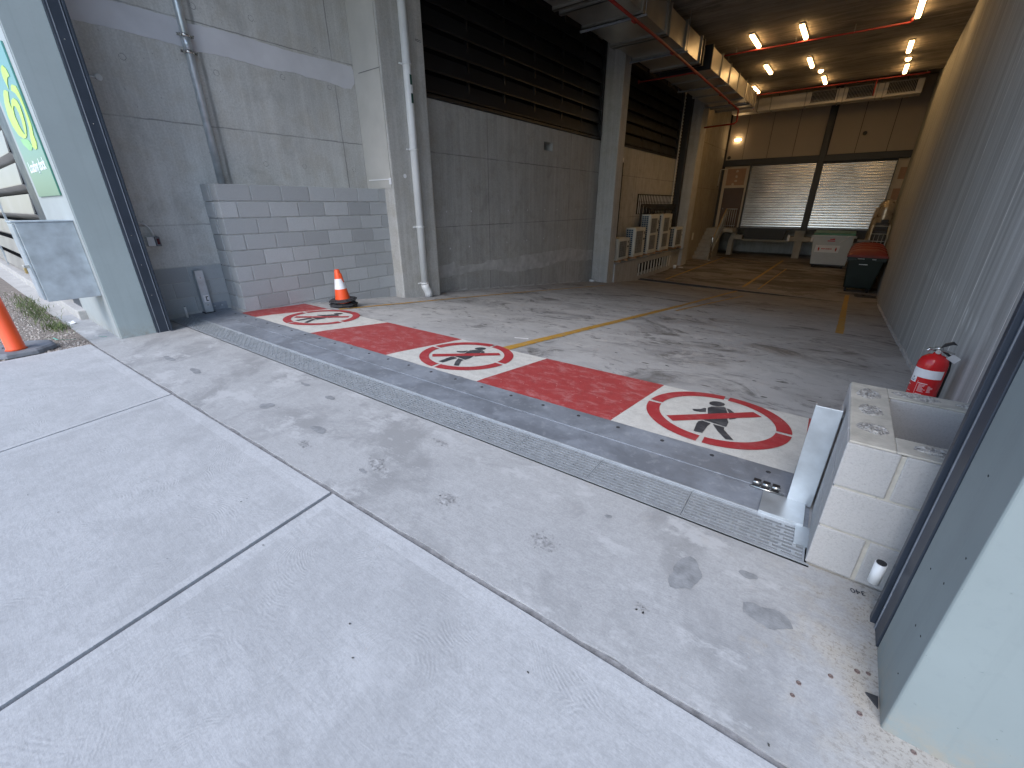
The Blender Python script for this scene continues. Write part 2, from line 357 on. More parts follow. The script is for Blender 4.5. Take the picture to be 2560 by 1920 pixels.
def wallpaint(name, col):
    t = NT(name); X = t.xyz(); v = t.noise(1.6, 5); f = t.noise(30, 4, .7)
    c = t.mix(t.ramp(v, .35, .65), mul(col, .94), mul(col, 1.06)); dr = t.noise(1.5, 5, .7, t.scale(t.pos, (9, 9, .25)))
    c = t.mix(t.ramp(dr, .54, .66, 0, .22), c, mul(col, .78)); c = t.mix(t.ramp(f, .56, .66, 0, .2), c, mul(col, .85))
    sp = t.math('MULTIPLY', t.ramp(t.noise(14, 6, .8), .42, .6), t.ramp(X[2], .16, .0)); c = t.mix(t.math('MULTIPLY', sp, .7), c, (.30, .27, .22))
    vv = t.n('TexVoronoi', {'Vector': t.pos, 'Scale': 16.0}).outputs['Distance']; c = t.mix(t.ramp(vv, .035, .02, 0, .7), c, mul(col, .4))
    return t.done(c, .55, 0, f, .14, .003)
m_paintcol = wallpaint('sage_grey_wall_paint', (.35, .405, .41))
m_paintcol_lit = wallpaint('lit_sage_wall_paint', (.37, .405, .41))  # shaft paint in a slightly paler copy, light on the front put into it
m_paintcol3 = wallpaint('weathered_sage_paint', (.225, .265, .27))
m_pvc = plain('white_pvc', (.68, .70, .71), .4, var=.05)
m_orange = plain('orange_plastic', (.85, .10, .025), .42, var=.07, sc=8)
m_refl = plain('reflective_white_band', (.78, .8, .84), .3, var=.05)
m_rubber = plain('black_rubber', (.035, .037, .042), .7, var=.3, sc=12)
m_rubgrey = plain('dusty_rubber', (.17, .18, .2), .8, var=.25, sc=10)
m_redpipe = plain('red_pipe_paint', (.30, .025, .02), .5, var=.2)
m_ext = plain('red_enamel', (.55, .018, .02), .22, var=.05, sc=10)
m_label = plain('white_label', (.75, .76, .78), .5, var=.03)
m_blue = plain('blue_label', (.03, .10, .17), .5)
m_brass = plain('brass', (.5, .36, .15), .35, .8)
m_chrome = plain('worn_chrome', (.6, .6, .58), .25, .95)
m_blk = plain('black_plastic', (.02, .02, .022), .5)
m_louv = plain('black_louvre_blade', (.011, .012, .014), .45, 0, var=.25, sc=3)
m_blade = plain('pale_louvre_blade', (.42, .40, .37), .4, .5, var=.18, sc=1.2)
m_ac = plain('cream_ac_casing', (.62, .62, .57), .5, var=.06)
m_coil = plain('blue_fin_coil', (.06, .11, .17), .5, .3)
m_fan = plain('grey_fan_guard', (.25, .25, .235), .5)
m_fanbk = plain('fan_shadow_grey', (.17, .17, .155), .6)
m_wood = plain('timber_foot', (.42, .25, .14), .8)
m_panel = plain('wall_panel_board', (.42, .37, .31), .7, var=.04, sc=1.5, bump=.02)
m_plaster = plain('cream_plaster', (.55, .48, .38), .8, var=.06)
m_gyps = plain('bare_plasterboard', (.38, .24, .17), .85, var=.1)
m_door = plain('brown_door', (.10, .062, .045), .5, var=.1)
m_binw = plain('white_bin_enamel', (.52, .56, .58), .45, var=.05)
m_bing = plain('dark_green_plastic', (.006, .017, .013), .42, var=.2)
m_lidg = plain('green_lid', (.02, .14, .08), .45)
m_lidr = plain('red_lid_plastic', (.20, .026, .022), .5, var=.12)
m_wrap = plain('plastic_wrapped_foil', (.4, .34, .26), .3, .5, var=.3, sc=6, bump=.9, bsc=9)
m_redtext = plain('red_print', (.5, .03, .03), .6)
m_stair = concrete('stair_concrete', (.36, .345, .31), stain=.15)
m_dirt = plain('dirt', (.20, .17, .145), .98, var=.4, sc=18, bump=1, bsc=60)
m_pebble = NT('pebbles'); m_pebble = m_pebble.done(m_pebble.mix(m_pebble.g.outputs['Random Per Island'], (.2, .17, .15), (.50, .46, .42)), .9)
m_grass = NT('grass_blades'); m_grass = m_grass.done(m_grass.mix(m_grass.g.outputs['Random Per Island'], (.05, .085, .03), (.16, .19, .07)), .8)
m_ribbon = plain('green_plastic_ribbon', (.06, .36, .26), .4)
m_yrail = plain('weathered_timber_rail', (.42, .27, .11), .6)
m_road = plain('asphalt', (.055, .055, .057), .95, var=.2, sc=40, bump=.6, bsc=120)
m_soil = plain('verge_ground', (.16, .16, .11), .95, var=.3, sc=2)
m_face = plain('facade_render', (.4, .42, .44), .85)
def emis(name, col, s):
    t = NT(name); return t.done(col, .5, **{'Emission Color': (*col, 1), 'Emission Strength': s})
m_tube = emis('warm_tube', (1, .6, .24), 9.5)
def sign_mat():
    t = NT('green_sign_face'); X = t.xyz(); g = t.ramp(X[2], 1.5, 2.85)  # glare painted in: the green pales to teal towards the top
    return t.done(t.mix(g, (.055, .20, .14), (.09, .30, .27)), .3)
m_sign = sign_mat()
m_lime = plain('lime_emblem', (.50, .70, .12), .45, var=.03); m_lime2 = plain('faded_lime_emblem', (.25, .55, .22), .45, var=.03)
m_white_txt = plain('white_lettering', (.85, .88, .88), .5, var=.02)
m_blue_lap = plain('marker_ink', (.03, .035, .05), .8)

# ------------------------------------------------------------------ ground profile
ZF = -1.32
def prof(y):
    if y < 2.6: return 0.
    if y < 3.5: return -.04*(y-2.6)/.9
    return max(ZF, -.04-.1*(y-3.5))
YB = 3.5+(.04-.0+1.28-.04)/.1   # where the ramp meets the level floor
YB = 3.5+(1.32-.04)/.1
def rwx(y): return .80+.0225*y
def ground_sheet(name, polys, dz, mat, parent=None, cuts=(2.6, 3.5, YB)):
    bm = bmesh.new()
    for p in polys: bm.faces.new([bm.verts.new((q[0], q[1], 0)) for q in p])
    for yc in cuts: bmesh.ops.bisect_plane(bm, geom=bm.verts[:]+bm.edges[:]+bm.faces[:], plane_co=(0, yc, 0), plane_no=(0, 1, 0))
    for v in bm.verts: v.co.z = prof(v.co.y)+dz
    bmesh.ops.recalc_face_normals(bm, faces=bm.faces)
    for f in bm.faces:
        if f.normal.z < 0: f.normal_flip()
    me = bpy.data.meshes.new(name); bm.to_mesh(me); bm.free(); me.materials.append(mat)
    o = bpy.data.objects.new(name, me); COL.objects.link(o); o.parent = parent
    if parent is not None: me.transform(Matrix.Translation(-org(parent)))
    return o
def jag(pts, amp, step, closed=True):
    """subdivide an outline and roughen it"""
    out = []; n = len(pts)
    for i in range(n if closed else n-1):
        a = Vector(pts[i]); b = Vector(pts[(i+1)%n]); k = max(1, int((b-a).length/step))
        for j in range(k):
            p = a.lerp(b, j/k); out.append(tuple(c+random.uniform(-amp, amp) if (q < len(a)) else c for q, c in enumerate(p)))
    return out

# ------------------------------------------------------------------ structure: outside ground
def struct(o): o['kind'] = 'structure'; return o
def gl(x): return 1.838+.027*(x-.18)       # front line of the trench grate
def jl(x): return .95+.034*x               # long joint between pavement and driveway
b = MB(); b.face([(-600, -600, -.16), (600, -600, -.16), (600, .8, -.16), (-600, .8, -.16)]); b.face([(-600, .8, -.16), (-8.3, .8, -.16), (-8.3, 600, -.16), (-600, 600, -.16)]); b.face([(3.1, .8, -.16), (600, .8, -.16), (600, 600, -.16), (3.1, 600, -.16)]); b.face([(-8.3, 32, -.16), (3.1, 32, -.16), (3.1, 600, -.16), (-8.3, 600, -.16)])
struct(b.build('ground', m_soil))
b = MB(); b.box(-80, 80, -12, -5.2, -.3, -.13); struct(b.build('road', m_road))
b = MB(); b.box(-80, 80, -5.2, -5.0, -.3, -.01); struct(b.build('kerb', m_kerb, bevel=.02))
# pavement slabs with a trowelled border band and open joints
b = MB()
b.mi = 2; b.box(-40, 12, -5.0, .62, -.2, -.03); b.box(-6.47, 3, .6, .99, -.2, -.03)
cross = [(-6.452, .04, -6.50, .735), (-3.939, -.152, -4.13, .807), (-1.741, -.322, -1.898, .891), (.42, -.3, .31, .96), (2.7, -.3, 2.6, 1.03)]
def cx(k, y):
    x0, y0, x1, y1 = cross[k]; return x0+(x1-x0)*(y-y0)/(y1-y0)
def slab(q, bw=(.07, .045, .0, .085), g=.007):
    # q: near-left, near-right, far-right, far-left ; bw: left,right,near,far band widths
    c = [Vector((*p, 0)) for p in q]
    def inset(l, r_, n_, f_):
        e = []
        offs = [n_, r_, f_, l]; L = []
        for i in range(4):
            a, d = c[i], c[(i+1)%4]; dr = (d-a).normalized(); nn = Vector((-dr.y, dr.x, 0)); L.append((a+nn*offs[i], dr))
        for i in range(4):
            (p, r0), (q2, r1) = L[i-1], L[i]; den = r0.x*r1.y-r0.y*r1.x; t = ((q2-p).x*r1.y-(q2-p).y*r1.x)/den; e.append(p+r0*t)
        return e
    o = inset(g, g, g, g); i = inset(bw[0], bw[1], bw[2]+g, bw[3])
    b.mi = 0; b.face(i); b.mi = 1
    for k in range(4):
        if (i[k]-o[k]).length > 1e-5 or (i[(k+1)%4]-o[(k+1)%4]).length > 1e-5: b.face([o[k], o[(k+1)%4], i[(k+1)%4], i[k]])
    for k in range(4):
        p, q2 = o[k], o[(k+1)%4]; b.face([p, p-Vector((0, 0, .03)), q2-Vector((0, 0, .03)), q2])
for k in range(4):
    yy = -2.4
    slab([(cx(k, yy), yy), (cx(k+1, yy), yy), (cx(k+1, jl(cx(k+1, .9)) ), jl(cx(k+1, .9))-.0), (cx(k, .8 if k else .735), jl(cx(k, .8)))])
    slab([(cx(k, -5), -5), (cx(k+1, -5), -5), (cx(k+1, yy), yy), (cx(k, yy), yy)])
xl = -6.455
for k in range(6):
    x1 = xl-2.3*k-.0; slab([(x1-2.3, -2.4), (x1 if k else cx(0, -2.4), -2.4), (x1 if k else cx(0, .03), .035), (x1-2.3, .035-.09*0)]) if k == 0 else slab([(x1-2.3, -2.4), (x1, -2.4), (x1, .035), (x1-2.3, .035)])
    slab([(x1-2.3, -5), (x1 if k else cx(0, -5), -5), (x1 if k else cx(0, -2.4), -2.4), (x1-2.3, -2.4)])
struct(b.build('pavement', [m_pave, m_band, m_gap]))
# driveway apron between pavement joint and trench grate
ap = [(-8.6, .73), (-6.46, jl(-6.46)+.02)]+[(x, jl(x)+.018+random.uniform(-.006, .008)) for x in [-6.3+.12*i for i in range(57)]]+[(3, 1.06), (3, gl(3)), (-7.2, gl(-7.2)), (-8.6, gl(-8.6))]
b = MB(); b.mi = 0; b.prism([(x, y, -.12) for x, y in ap], (0, 0, .12)); struct(b.build('driveway', m_apron))
# raised ridge of crumbly filler in the long joint
b = MB()
xs = [-6.46+.05*i for i in range(150)]
for i, x in enumerate(xs[:-1]):
    pass
pts = [(x, jl(x)-.008+random.uniform(-.004, .003), -.012) for x in xs]; pts2 = [(x, jl(x)+.024+random.uniform(-.005, .007), -.008) for x in xs]
for i in range(len(xs)-1): b.face([pts[i], pts[i+1], pts2[i+1], pts2[i]])
struct(b.build('joint_filler', m_gap))
# small patches and chips in the driveway
def blob(cx_, cy_, rx, ry, n=22, j=.25, rot=0):
    out = []
    ph = [random.uniform(0, 6.28) for _ in range(4)]
    for i in range(n):
        t = 2*math.pi*i/n; k = 1+j*(.5*math.sin(2*t+ph[0])+.35*math.sin(3*t+ph[1])+.25*math.sin(5*t+ph[2])+random.uniform(-.25, .25))
        x, y = rx*k*math.cos(t), ry*k*math.sin(t); out.append((cx_+x*math.cos(rot)-y*math.sin(rot), cy_+x*math.sin(rot)+y*math.cos(rot)))
    return out
m_damp = plain('damp_patch', (.25, .26, .27), .8, var=.25, sc=20, bump=.5, bsc=120)
m_spall = plain('spalled_concrete', (.31, .315, .32), .95, var=.45, sc=45, bump=1, bsc=70)
b = MB()
for x, y, rx, ry in [(-4.58, 1.12, .10, .035), (-5.2, 1.09, .12, .03), (-3.015, 1.546, .05, .03), (-2.6, 1.21, .07, .035), (-3.27, 1.17, .06, .045), (-3.44, 1.57, .06, .02), (.09, 1.45, .075, .05), (.0, 1.62, .035, .02), (-.21, 1.47, .06, .09), (-1.93, 1.1, .03, .015), (-.62, 1.6, .02, .012)]:
    b.face([(p, q, .0025) for p, q in blob(x, y, rx, ry)])
o = b.build('damp_patches', m_damp); struct(o)
b = MB()
for x, y, rx, ry in [(-1.93, 1.19, .085, .055), (-1.35, 1.215, .06, .045), (-1.8, 1.6, .055, .02), (-.787, 1.258, .07, .05), (-2.5, 1.05, .06, .03), (-.3, 1.2, .02, .015)]:
    for sx_, zz3 in ((1.0, .0022), (.62, .0045)):
        b.face([(p, q, zz3) for p, q in blob(x, y, rx*.8*sx_, ry*.8*sx_, 34, .45)])
    for k in range(9):
        a = random.uniform(0, 6.28); r_ = random.uniform(.9, 1.5); b.face([(p, q, .0022) for p, q in blob(x+rx*r_*math.cos(a), y+ry*r_*math.sin(a), .006, .004, 7, .5, a)])
o = b.build('surface_chips', m_spall); struct(o)

# ------------------------------------------------------------------ dock floor and its paint
def pl(x): return 2.565+.026*x     # back line of the steel threshold plate / front of the painted strip
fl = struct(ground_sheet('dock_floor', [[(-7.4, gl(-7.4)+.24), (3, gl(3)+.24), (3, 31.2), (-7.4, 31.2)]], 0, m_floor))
def paint(name, polys, mat, dz=.004, label=None):
    o = ground_sheet(name, polys, dz, mat, fl)
    if label: o['label'] = label
    return o
def fr(x): return pl(x)+.0
def rr(x): return 3.522+.028*x
def cell(xa, xb, xa2=None, xb2=None):   # front x, rear x
    xa2 = xa if xa2 is None else xa2; xb2 = xb if xb2 is None else xb2
    n = 14
    front = [(xa+(xb-xa)*i/n, fr(xa+(xb-xa)*i/n)+random.uniform(-.012, .004)) for i in range(n+1)]
    return front+[(xb2, rr(xb2)), (xa2, rr(xa2))]
paint('red_square', [cell(-6.72, -6.30, -6.72, -6.07)], m_red, label='faded dark red strip beside the block wall')
paint('white_square', [cell(-6.30, -4.92, -6.07, -4.69)], m_white)
paint('red_square', [cell(-4.92, -3.515, -4.69, -3.345)], m_red)
paint('white_square', [cell(-3.515, -2.295, -3.345, -2.18)], m_white)
paint('red_square', [cell(-2.295, -1.045, -2.18, -.98)], m_red)
paint('white_square', [cell(-1.045, .10, -.98, .085)], m_white)
paint('red_square', [cell(.10, .80, .085, .85)], m_red)
def sector(cx_, cy_, r0, r1, a0, a1, n=26):
    return [(cx_+r1*math.cos(R(a0+(a1-a0)*i/n)), cy_+r1*math.sin(R(a0+(a1-a0)*i/n))) for i in range(n+1)]+[(cx_+r0*math.cos(R(a1+(a0-a1)*i/n)), cy_+r0*math.sin(R(a1+(a0-a1)*i/n))) for i in range(n+1)]
ZB = [(-.62, 3.11)]
def stencil(sx, sy, k=1.):
    g = 2.2
    polys = [sector(sx, sy, .39*k, .485*k, a+g, a+90-g) for a in (1, 91, 181, 271)]
    # slash from lower left to upper right
    def L(p): return (sx+k*(p[0]+.47), sy+k*(p[1]-3.085))
    T = lambda *q: [L(p) for p in q]
    bar = T((-.757, 2.87), (-.26, 3.36), (-.194, 3.303), (-.692, 2.807))
    head = T((-.461, 3.376), (-.463, 3.344), (-.478, 3.316), (-.503, 3.297), (-.531, 3.292), (-.556, 3.301), (-.567, 3.323), (-.567, 3.353), (-.552, 3.382), (-.528, 3.401), (-.499, 3.406), (-.474, 3.397))
    body = [T((-.524, 3.103), (-.548, 3.194), (-.551, 3.223), (-.537, 3.262), (-.455, 3.318), (-.444, 3.307), (-.410, 3.212)),
            T((-.640, 3.115), (-.590, 3.155), (-.575, 3.192), (-.560, 3.203), (-.544, 3.125), (-.58, 3.10), (-.622, 3.088)),
            T((-.436, 3.299), (-.412, 3.297), (-.372, 3.252), (-.402, 3.220)),
            T((-.381, 3.116), (-.33, 3.176), (-.346, 3.136), (-.375, 3.096)),
            T((-.525, 2.965), (-.494, 3.003), (-.391, 3.104), (-.37, 3.04), (-.366, 2.956), (-.376, 2.950), (-.46, 2.960)),
            T((-.528, 2.950), (-.466, 2.940), (-.473, 2.874), (-.474, 2.745), (-.529, 2.74), (-.545, 2.875), (-.545, 2.92)),
            T((-.452, 2.940), (-.375, 2.935), (-.37, 2.895), (-.286, 2.771), (-.33, 2.751), (-.397, 2.84))]
    paint('prohibition_ring', polys, m_ringred, .008); paint('prohibition_bar', [bar], m_ringred, .008)
    paint('pedestrian_figure', body+[head], m_black, .008)
stencil(-.47, 3.085); stencil(-2.875, 3.005, 1.0); stencil(-5.6, 2.985, 1.02)
def strip(x0, y0, x1, y1, wd):
    d = Vector((x1-x0, y1-y0, 0)).normalized(); n = Vector((-d.y, d.x, 0))*wd/2; k = max(2, int(abs(y1-y0)/.35)+1)
    L_ = [(x0+(x1-x0)*i/k+n.x+random.uniform(-.006, .006), y0+(y1-y0)*i/k+n.y) for i in range(k+1)]; R_ = [(x0+(x1-x0)*i/k-n.x+random.uniform(-.006, .006), y0+(y1-y0)*i/k-n.y) for i in range(k+1)]
    return L_+R_[::-1]
for q in [(-2.72, 3.44, -2.62, 9.6, .12), (-2.62, 9.6, -2.6, 16.2, .1), (-2.6, 17.2, -2.45, 27.0, .1), (-2.43, 8.7, -2.1, 14.3, .06), (-2.09, 17.0, -1.92, 23.5, .05),
          (-5.93, 3.45, -5.97, 7.9, .08), (-5.97, 7.9, -5.83, 12.6, .08), (-5.41, 17.3, -5.29, 26.8, .09), (-5.29, 26.75, -3.3, 25.4, .09), (.26, 8.6, .43, 17.6, .11)]:
    paint('yellow_line', [strip(*q)], m_yel, .005)

# cross drain at the foot of the ramp
d = empty('cross_drain', (-2.8, 16.7, ZF), 'long black slot drain across the floor at the foot of the ramp', 'drain')
def cdl(x): return 16.28-.125*(x+2.87)*.9 if True else 0
b = MB(); b.hexa([(-6.7, cdl(-6.7)-.07, ZF-.05), (1.14, cdl(1.14)-.07, ZF-.05), (1.14, cdl(1.14)+.07, ZF-.05), (-6.7, cdl(-6.7)+.07, ZF-.05)], [(-6.7, cdl(-6.7)-.07, ZF+.03), (1.14, cdl(1.14)-.07, ZF+.03), (1.14, cdl(1.14)+.07, ZF+.012), (-6.7, cdl(-6.7)+.07, ZF+.012)])
b.build('channel', m_dark, d)
b = MB()
for s in (-.09, .09):
    b.hexa([(-6.7, cdl(-6.7)+s-.018, ZF-.02), (1.14, cdl(1.14)+s-.018, ZF-.02), (1.14, cdl(1.14)+s+.018, ZF-.02), (-6.7, cdl(-6.7)+s+.018, ZF-.02)], [(-6.7, cdl(-6.7)+s-.018, ZF+.036), (1.14, cdl(1.14)+s-.018, ZF+.036), (1.14, cdl(1.14)+s+.018, ZF+.02), (-6.7, cdl(-6.7)+s+.018, ZF+.02)])
b.build('steel_edge', m_charcoal, d)

# ------------------------------------------------------------------ trench grate and threshold plates (turned 1.5 degrees with the opening)
TA = .027
tr = empty('trench_drain', (.18, 1.838, 0), 'long stainless slotted trench grate across the driveway', 'drain', rz=TA)
b = MB(); b.box(-7.42, .015, -.01, 0.0, -.1, .004); b.box(-7.42, .015, .232, .242, -.1, .004); b.build('frame', m_grate, tr, local=True)
b = MB(); b.box(-7.42, .015, 0, .232, -.16, -.10); b.box(-7.42, .015, -.02, -.01, -.16, 0); b.build('pit', m_dark, tr, local=True)
b = MB(); NR = 9; W_ = .224; p = W_/NR; L_ = .516
b.box(0, .007, 0, W_, -.02, 0); b.box(L_-.007, L_, 0, W_, -.02, 0)
for i in range(NR+1): y = i*p-.0045 if 0 < i < NR else (0 if i == 0 else W_-.006); b.box(.007, L_-.007, max(0, y), y+(.009 if 0 < i < NR else .010), -.02, 0)
for i in range(NR):
    k = 0; x = .007+(.02 if i % 2 else .055)
    while x < L_-.02: b.box(x, x+.014, i*p+.0046, (i+1)*p-.0047, -.02, -.0004); x += .088
gme = b.build('grate', m_grate, tr, local=True); gme.location = (-.519, .004, .0022)
for k in range(1, 14):
    c = gme.copy(); COL.objects.link(c); c.parent = tr; c.location = (-.519*(k+1), .004, .0022)
tp = empty('threshold_plate', (.18, 1.838, 0), 'wide dull steel flood barrier plates laid flush behind the grate', 'steel plate', rz=TA)
b = MB(); b.box(-7.4, .0, .246, .478, -.02, .005); b.build('front_plate', m_galv_dull, tp, local=True, bevel=.002)
b = MB(); b.box(-7.4, -.09, .482, .726, -.02, .008); b.build('rear_plate', m_galv_dull, tp, local=True, bevel=.002)
b = MB(); b.box(-7.4, .0, .243, .250, .004, .011); b.build('edge_rail', m_grate, tp, local=True)
bolt = MB().lathe([(.013, 0), (.013, .002), (.009, .003)], o=(0, 0, .008), n=12).build('bolt', m_rubber, tp, local=True)
bolt.location = (-.21, .655, 0)
for k in range(1, 23):
    c = bolt.copy(); COL.objects.link(c); c.parent = tp; c.location = (-.21-.303*k, .655, 0)
b = MB(); b.box(-.21, -.022, .242, .43, .018, .022); b.box(-.21, -.022, .242, .246, -.0, .018); b.build('end_cover', m_galv, tp, local=True, bevel=.001)
b = MB(); b.box(-.05, .02, .1, .25, .004, .01); b.build('end_step', m_galv, tp, local=True)
# stacked latch at the right post
la = empty('floor_latch', (-.02, 2.33, 0), 'small chrome and black roller latch on the floor plate', 'latch')
b = MB()
for k in range(3): b.box(-.10+.045*k, -.065+.045*k, 2.29+.003*k, 2.35, .008, .03)
b.build('body', m_blk, la, bevel=.003)
b = MB()
for k in range(3): b.tube([(-.10+.045*k, 2.30, .034), (-.062+.045*k, 2.30, .034)], .009, 8)
b.tube([(-.11, 2.283, .014), (.05, 2.283, .014)], .006, 8)
b.build('roller', m_chrome, la)

# ------------------------------------------------------------------ posts for the flood barrier
def chan(x0, x1, y0, y1, h, side):
    b = MB(); t = .006
    return b
ps = empty('barrier_post', (-7.15, 2.14, 0), 'slim galvanised channel post with paper tag against the left wall', 'post')
b = MB()
b.box(-7.185, -7.179, 2.07, 2.17, .015, .60); b.box(-7.185, -7.085, 2.07, 2.076, .015, .60); b.box(-7.185, -7.085, 2.164, 2.17, .015, .60); b.box(-7.185, -7.085, 2.07, 2.17, .594, .60)
b.box(-7.092, -7.086, 2.076, 2.164, .015, .60)
b.build('channel', m_galv, ps, bevel=.002)
b = MB(); b.box(-7.2, -7.07, 2.055, 2.185, .0, .018); b.build('rubber_foot', m_rubber, ps)
b = MB(); b.box(-7.0855, -7.084, 2.09, 2.155, .16, .26); b.build('tag', m_label, ps)
b = MB(); b.box(-7.084, -7.0832, 2.118, 2.130, .175, .24); b.box(-7.084, -7.0832, 2.118, 2.148, .228, .24); b.box(-7.084, -7.0832, 2.118, 2.148, .175, .187); b.build('tag_print', m_blk, ps)
b = MB(); b.lathe([(.008, 0), (.008, .004)], axis=(1, 0, 0), o=(-7.086, 2.12, .5), n=10); b.lathe([(.008, 0), (.008, .004)], axis=(1, 0, 0), o=(-7.086, 2.12, .12), n=10); b.build('bolt', m_chrome, ps)
an = empty('angle_bracket', (-7.18, 2.26, 0), 'low galvanised angle bracket bolted at the block wall corner', 'bracket')
b = MB(); b.box(-7.199, -7.192, 2.18, 2.40, .01, .12); b.box(-7.192, -7.10, 2.18, 2.40, .008, .014); b.build('plate', m_galv_dull, an, bevel=.001)
b = MB(); [b.lathe([(.012, 0), (.009, .006)], axis=(1, 0, 0), o=(-7.192, y, .07), n=10) for y in (2.23, 2.33)]; b.build('bolt', m_galv, an)
pr = empty('barrier_post', (.12, 2.28, 0), 'wide galvanised channel post leaning on the pale block pier', 'post')
b = MB()
b.box(.065, .17, 2.262, 2.268, .01, .555); b.box(.164, .17, 2.268, 2.36, .01, .555); b.box(.065, .071, 2.268, 2.30, .01, .555)
b.build('channel', m_galv, pr, bevel=.002)
b = MB(); b.tube([(.172, 2.33, .50), (.188, 2.33, .50)], .02, 10); b.build('lug', m_galv_dull, pr)

# ------------------------------------------------------------------ block walls
def courses(b, base, plane, u0, u1, zs_, L, off, depth, gap=.016, mi=1):
    """blocks on a face. plane ('x', X, sign) or ('y', Y, sign); u along the other axis"""
    ax, P, sg = plane
    b.mi = mi
    for k in range(len(zs_)-1):
        z0, z1 = zs_[k]+gap/2, zs_[k+1]-gap/2; u = u0-((off*L) if k % 2 else 0)
        while u < u1-.02:
            a, c = max(u0, u), min(u1, u+L)
            if c-a > .04:
                a2, c2 = a+(gap/2 if a > u0 else 0), c-(gap/2 if c < u1 else 0)
                p0, p1 = (P-depth*sg, P+.0) if sg > 0 else (P, P+depth)
                if ax == 'x': b.box(p0, p1, a2, c2, z0, z1)
                else: b.box(a2, c2, p0, p1, z0, z1)
            u += L
bw = empty('block_wall', (-6.96, 3.95, -.3), 'grey concrete block wall, shoulder high, boxed in against the left wall', 'wall')
zj = [-.32, -.21, 0, .212, .423, .635, .846, 1.058, 1.27, 1.48, 1.70]
b = MB(); b.mi = 0; b.box(-7.2, -6.732, 2.4725, 5.41, -.35, 1.685)
b.prism([(-6.73, 2.44, -.1), (-6.73, 5.42, -.4), (-6.73, 5.42, -.21), (-6.73, 2.44, .03)], (.014, 0, 0)); b.box(-7.2, -6.72, 2.445, 2.47, -.1, .035)
b.build('mortar', m_mortar, bw)
b = MB(); courses(b, None, ('x', -6.72, 1), 2.46, 5.42, zj[1:], .423, .5, .19, mi=0)
b2 = MB()
z_ = zj[2:]
for k in range(len(z_)-1):
    z0, z1 = z_[k]+.005, z_[k+1]-.005
    sp = (-6.98 if k % 2 else -6.93)
    b2.box(-7.2, sp-.005, 2.455, 2.65, z0, z1); b2.box(sp+.005, -6.914, 2.455, 2.65, z0, z1)
b.build('block', m_block, bw, bevel=.004); b2.build('end_block', m_block, bw, bevel=.004)

lw = empty('low_block_wall', (-7.3, 1.9, 0), 'three low courses of grey blocks under the left concrete wall', 'wall')
b = MB(); b.box(-7.5, -7.205, 1.2, 2.46, -.2, .66); b.box(-7.21, -7.195, 1.2, 2.46, -.05, .03); b.build('mortar', m_mortar, lw)
b = MB(); zz_ = [.03, .242, .447, .652]
for k, ys in enumerate(([1.2, 1.60, 2.02, 2.46], [1.2, 1.40, 1.81, 2.24, 2.46], [1.2, 1.62, 2.03, 2.46])):
    for a, c in zip(ys, ys[1:]): b.box(-7.3, -7.198, a+.005, c-.005, zz_[k]+.005, zz_[k+1]-.005)
b.build('block', m_block, lw, bevel=.004)

pi = empty('block_pier', (.5, 2.2, 0), 'pale concrete block pier with an open hollow top beside the right steel post', 'pier')
b = MB()
XR = .845
b.box(.186, .318, 1.856, 2.565, -.02, .590); b.box(.318, XR, 1.856, 1.984, -.02, .590); b.box(.318, XR, 2.446, 2.565, -.12, .590); b.box(.3, XR, 1.95, 2.5, -.05, .12)
b.build('mortar', m_pmortar, pi, bevel=.003)
b = MB()
zs3 = [0, .205, .40, .594]
fronts = [[.18, .345, .74, XR], [.18, .58, XR], [.18, .345, .74, XR]]
for k in range(3):
    z0, z1 = zs3[k]+(.005 if k else .0), zs3[k+1]-(.005 if k < 2 else 0); fx = fronts[k]
    for i in range(len(fx)-1):
        b.box(fx[i]+(.007 if i else 0), fx[i+1]-.007, 1.85, 1.99, z0, z1)
    ss = [1.996, 2.36, 2.57] if k % 2 else [1.996, 2.19, 2.57]
    for i in range(len(ss)-1): b.box(.18, .325, ss[i]+.004, ss[i+1]-(.004 if i == 0 else 0), z0, z1)
    b.box(.331, .6, 2.44, 2.57, z0, z1); b.box(.61, XR, 2.44, 2.57, z0, z1)
b.build('block', m_pier, pi, bevel=.005)
b = MB()
b.box(.184, .322, 1.856, 2.566, .594, .603); b.box(.322, XR, 1.856, 1.988, .594, .603); b.box(.322, XR, 2.444, 2.566, .594, .603)
b.build('cap', m_pmortar, pi, bevel=.004)
b = MB()
for x, y, rx, ry in [(.255, 2.02, .048, .055), (.253, 2.22, .046, .06), (.25, 2.43, .045, .07), (.45, 1.925, .085, .038), (.68, 1.925, .08, .038), (.42, 2.505, .08, .036), (.64, 2.505, .085, .036)]:
    rings = []
    for q in range(6):
        kk = 1-q/5.6; pts = blob(0, 0, rx*kk, ry*kk, 22, .10 if q else .16); rings.append([b.bm.verts.new((x+p+random.uniform(-.002, .002), y+o2+random.uniform(-.002, .002), .6025+(0 if q == 0 else random.uniform(.001, .010)))) for p, o2 in pts])
    for q in range(5):
        for i in range(22): b.bm.faces.new((rings[q][i], rings[q][(i+1)%22], rings[q+1][(i+1)%22], rings[q+1][i]))
    b.bm.faces.new(rings[-1])
b.build('core_fill', m_fill, pi)

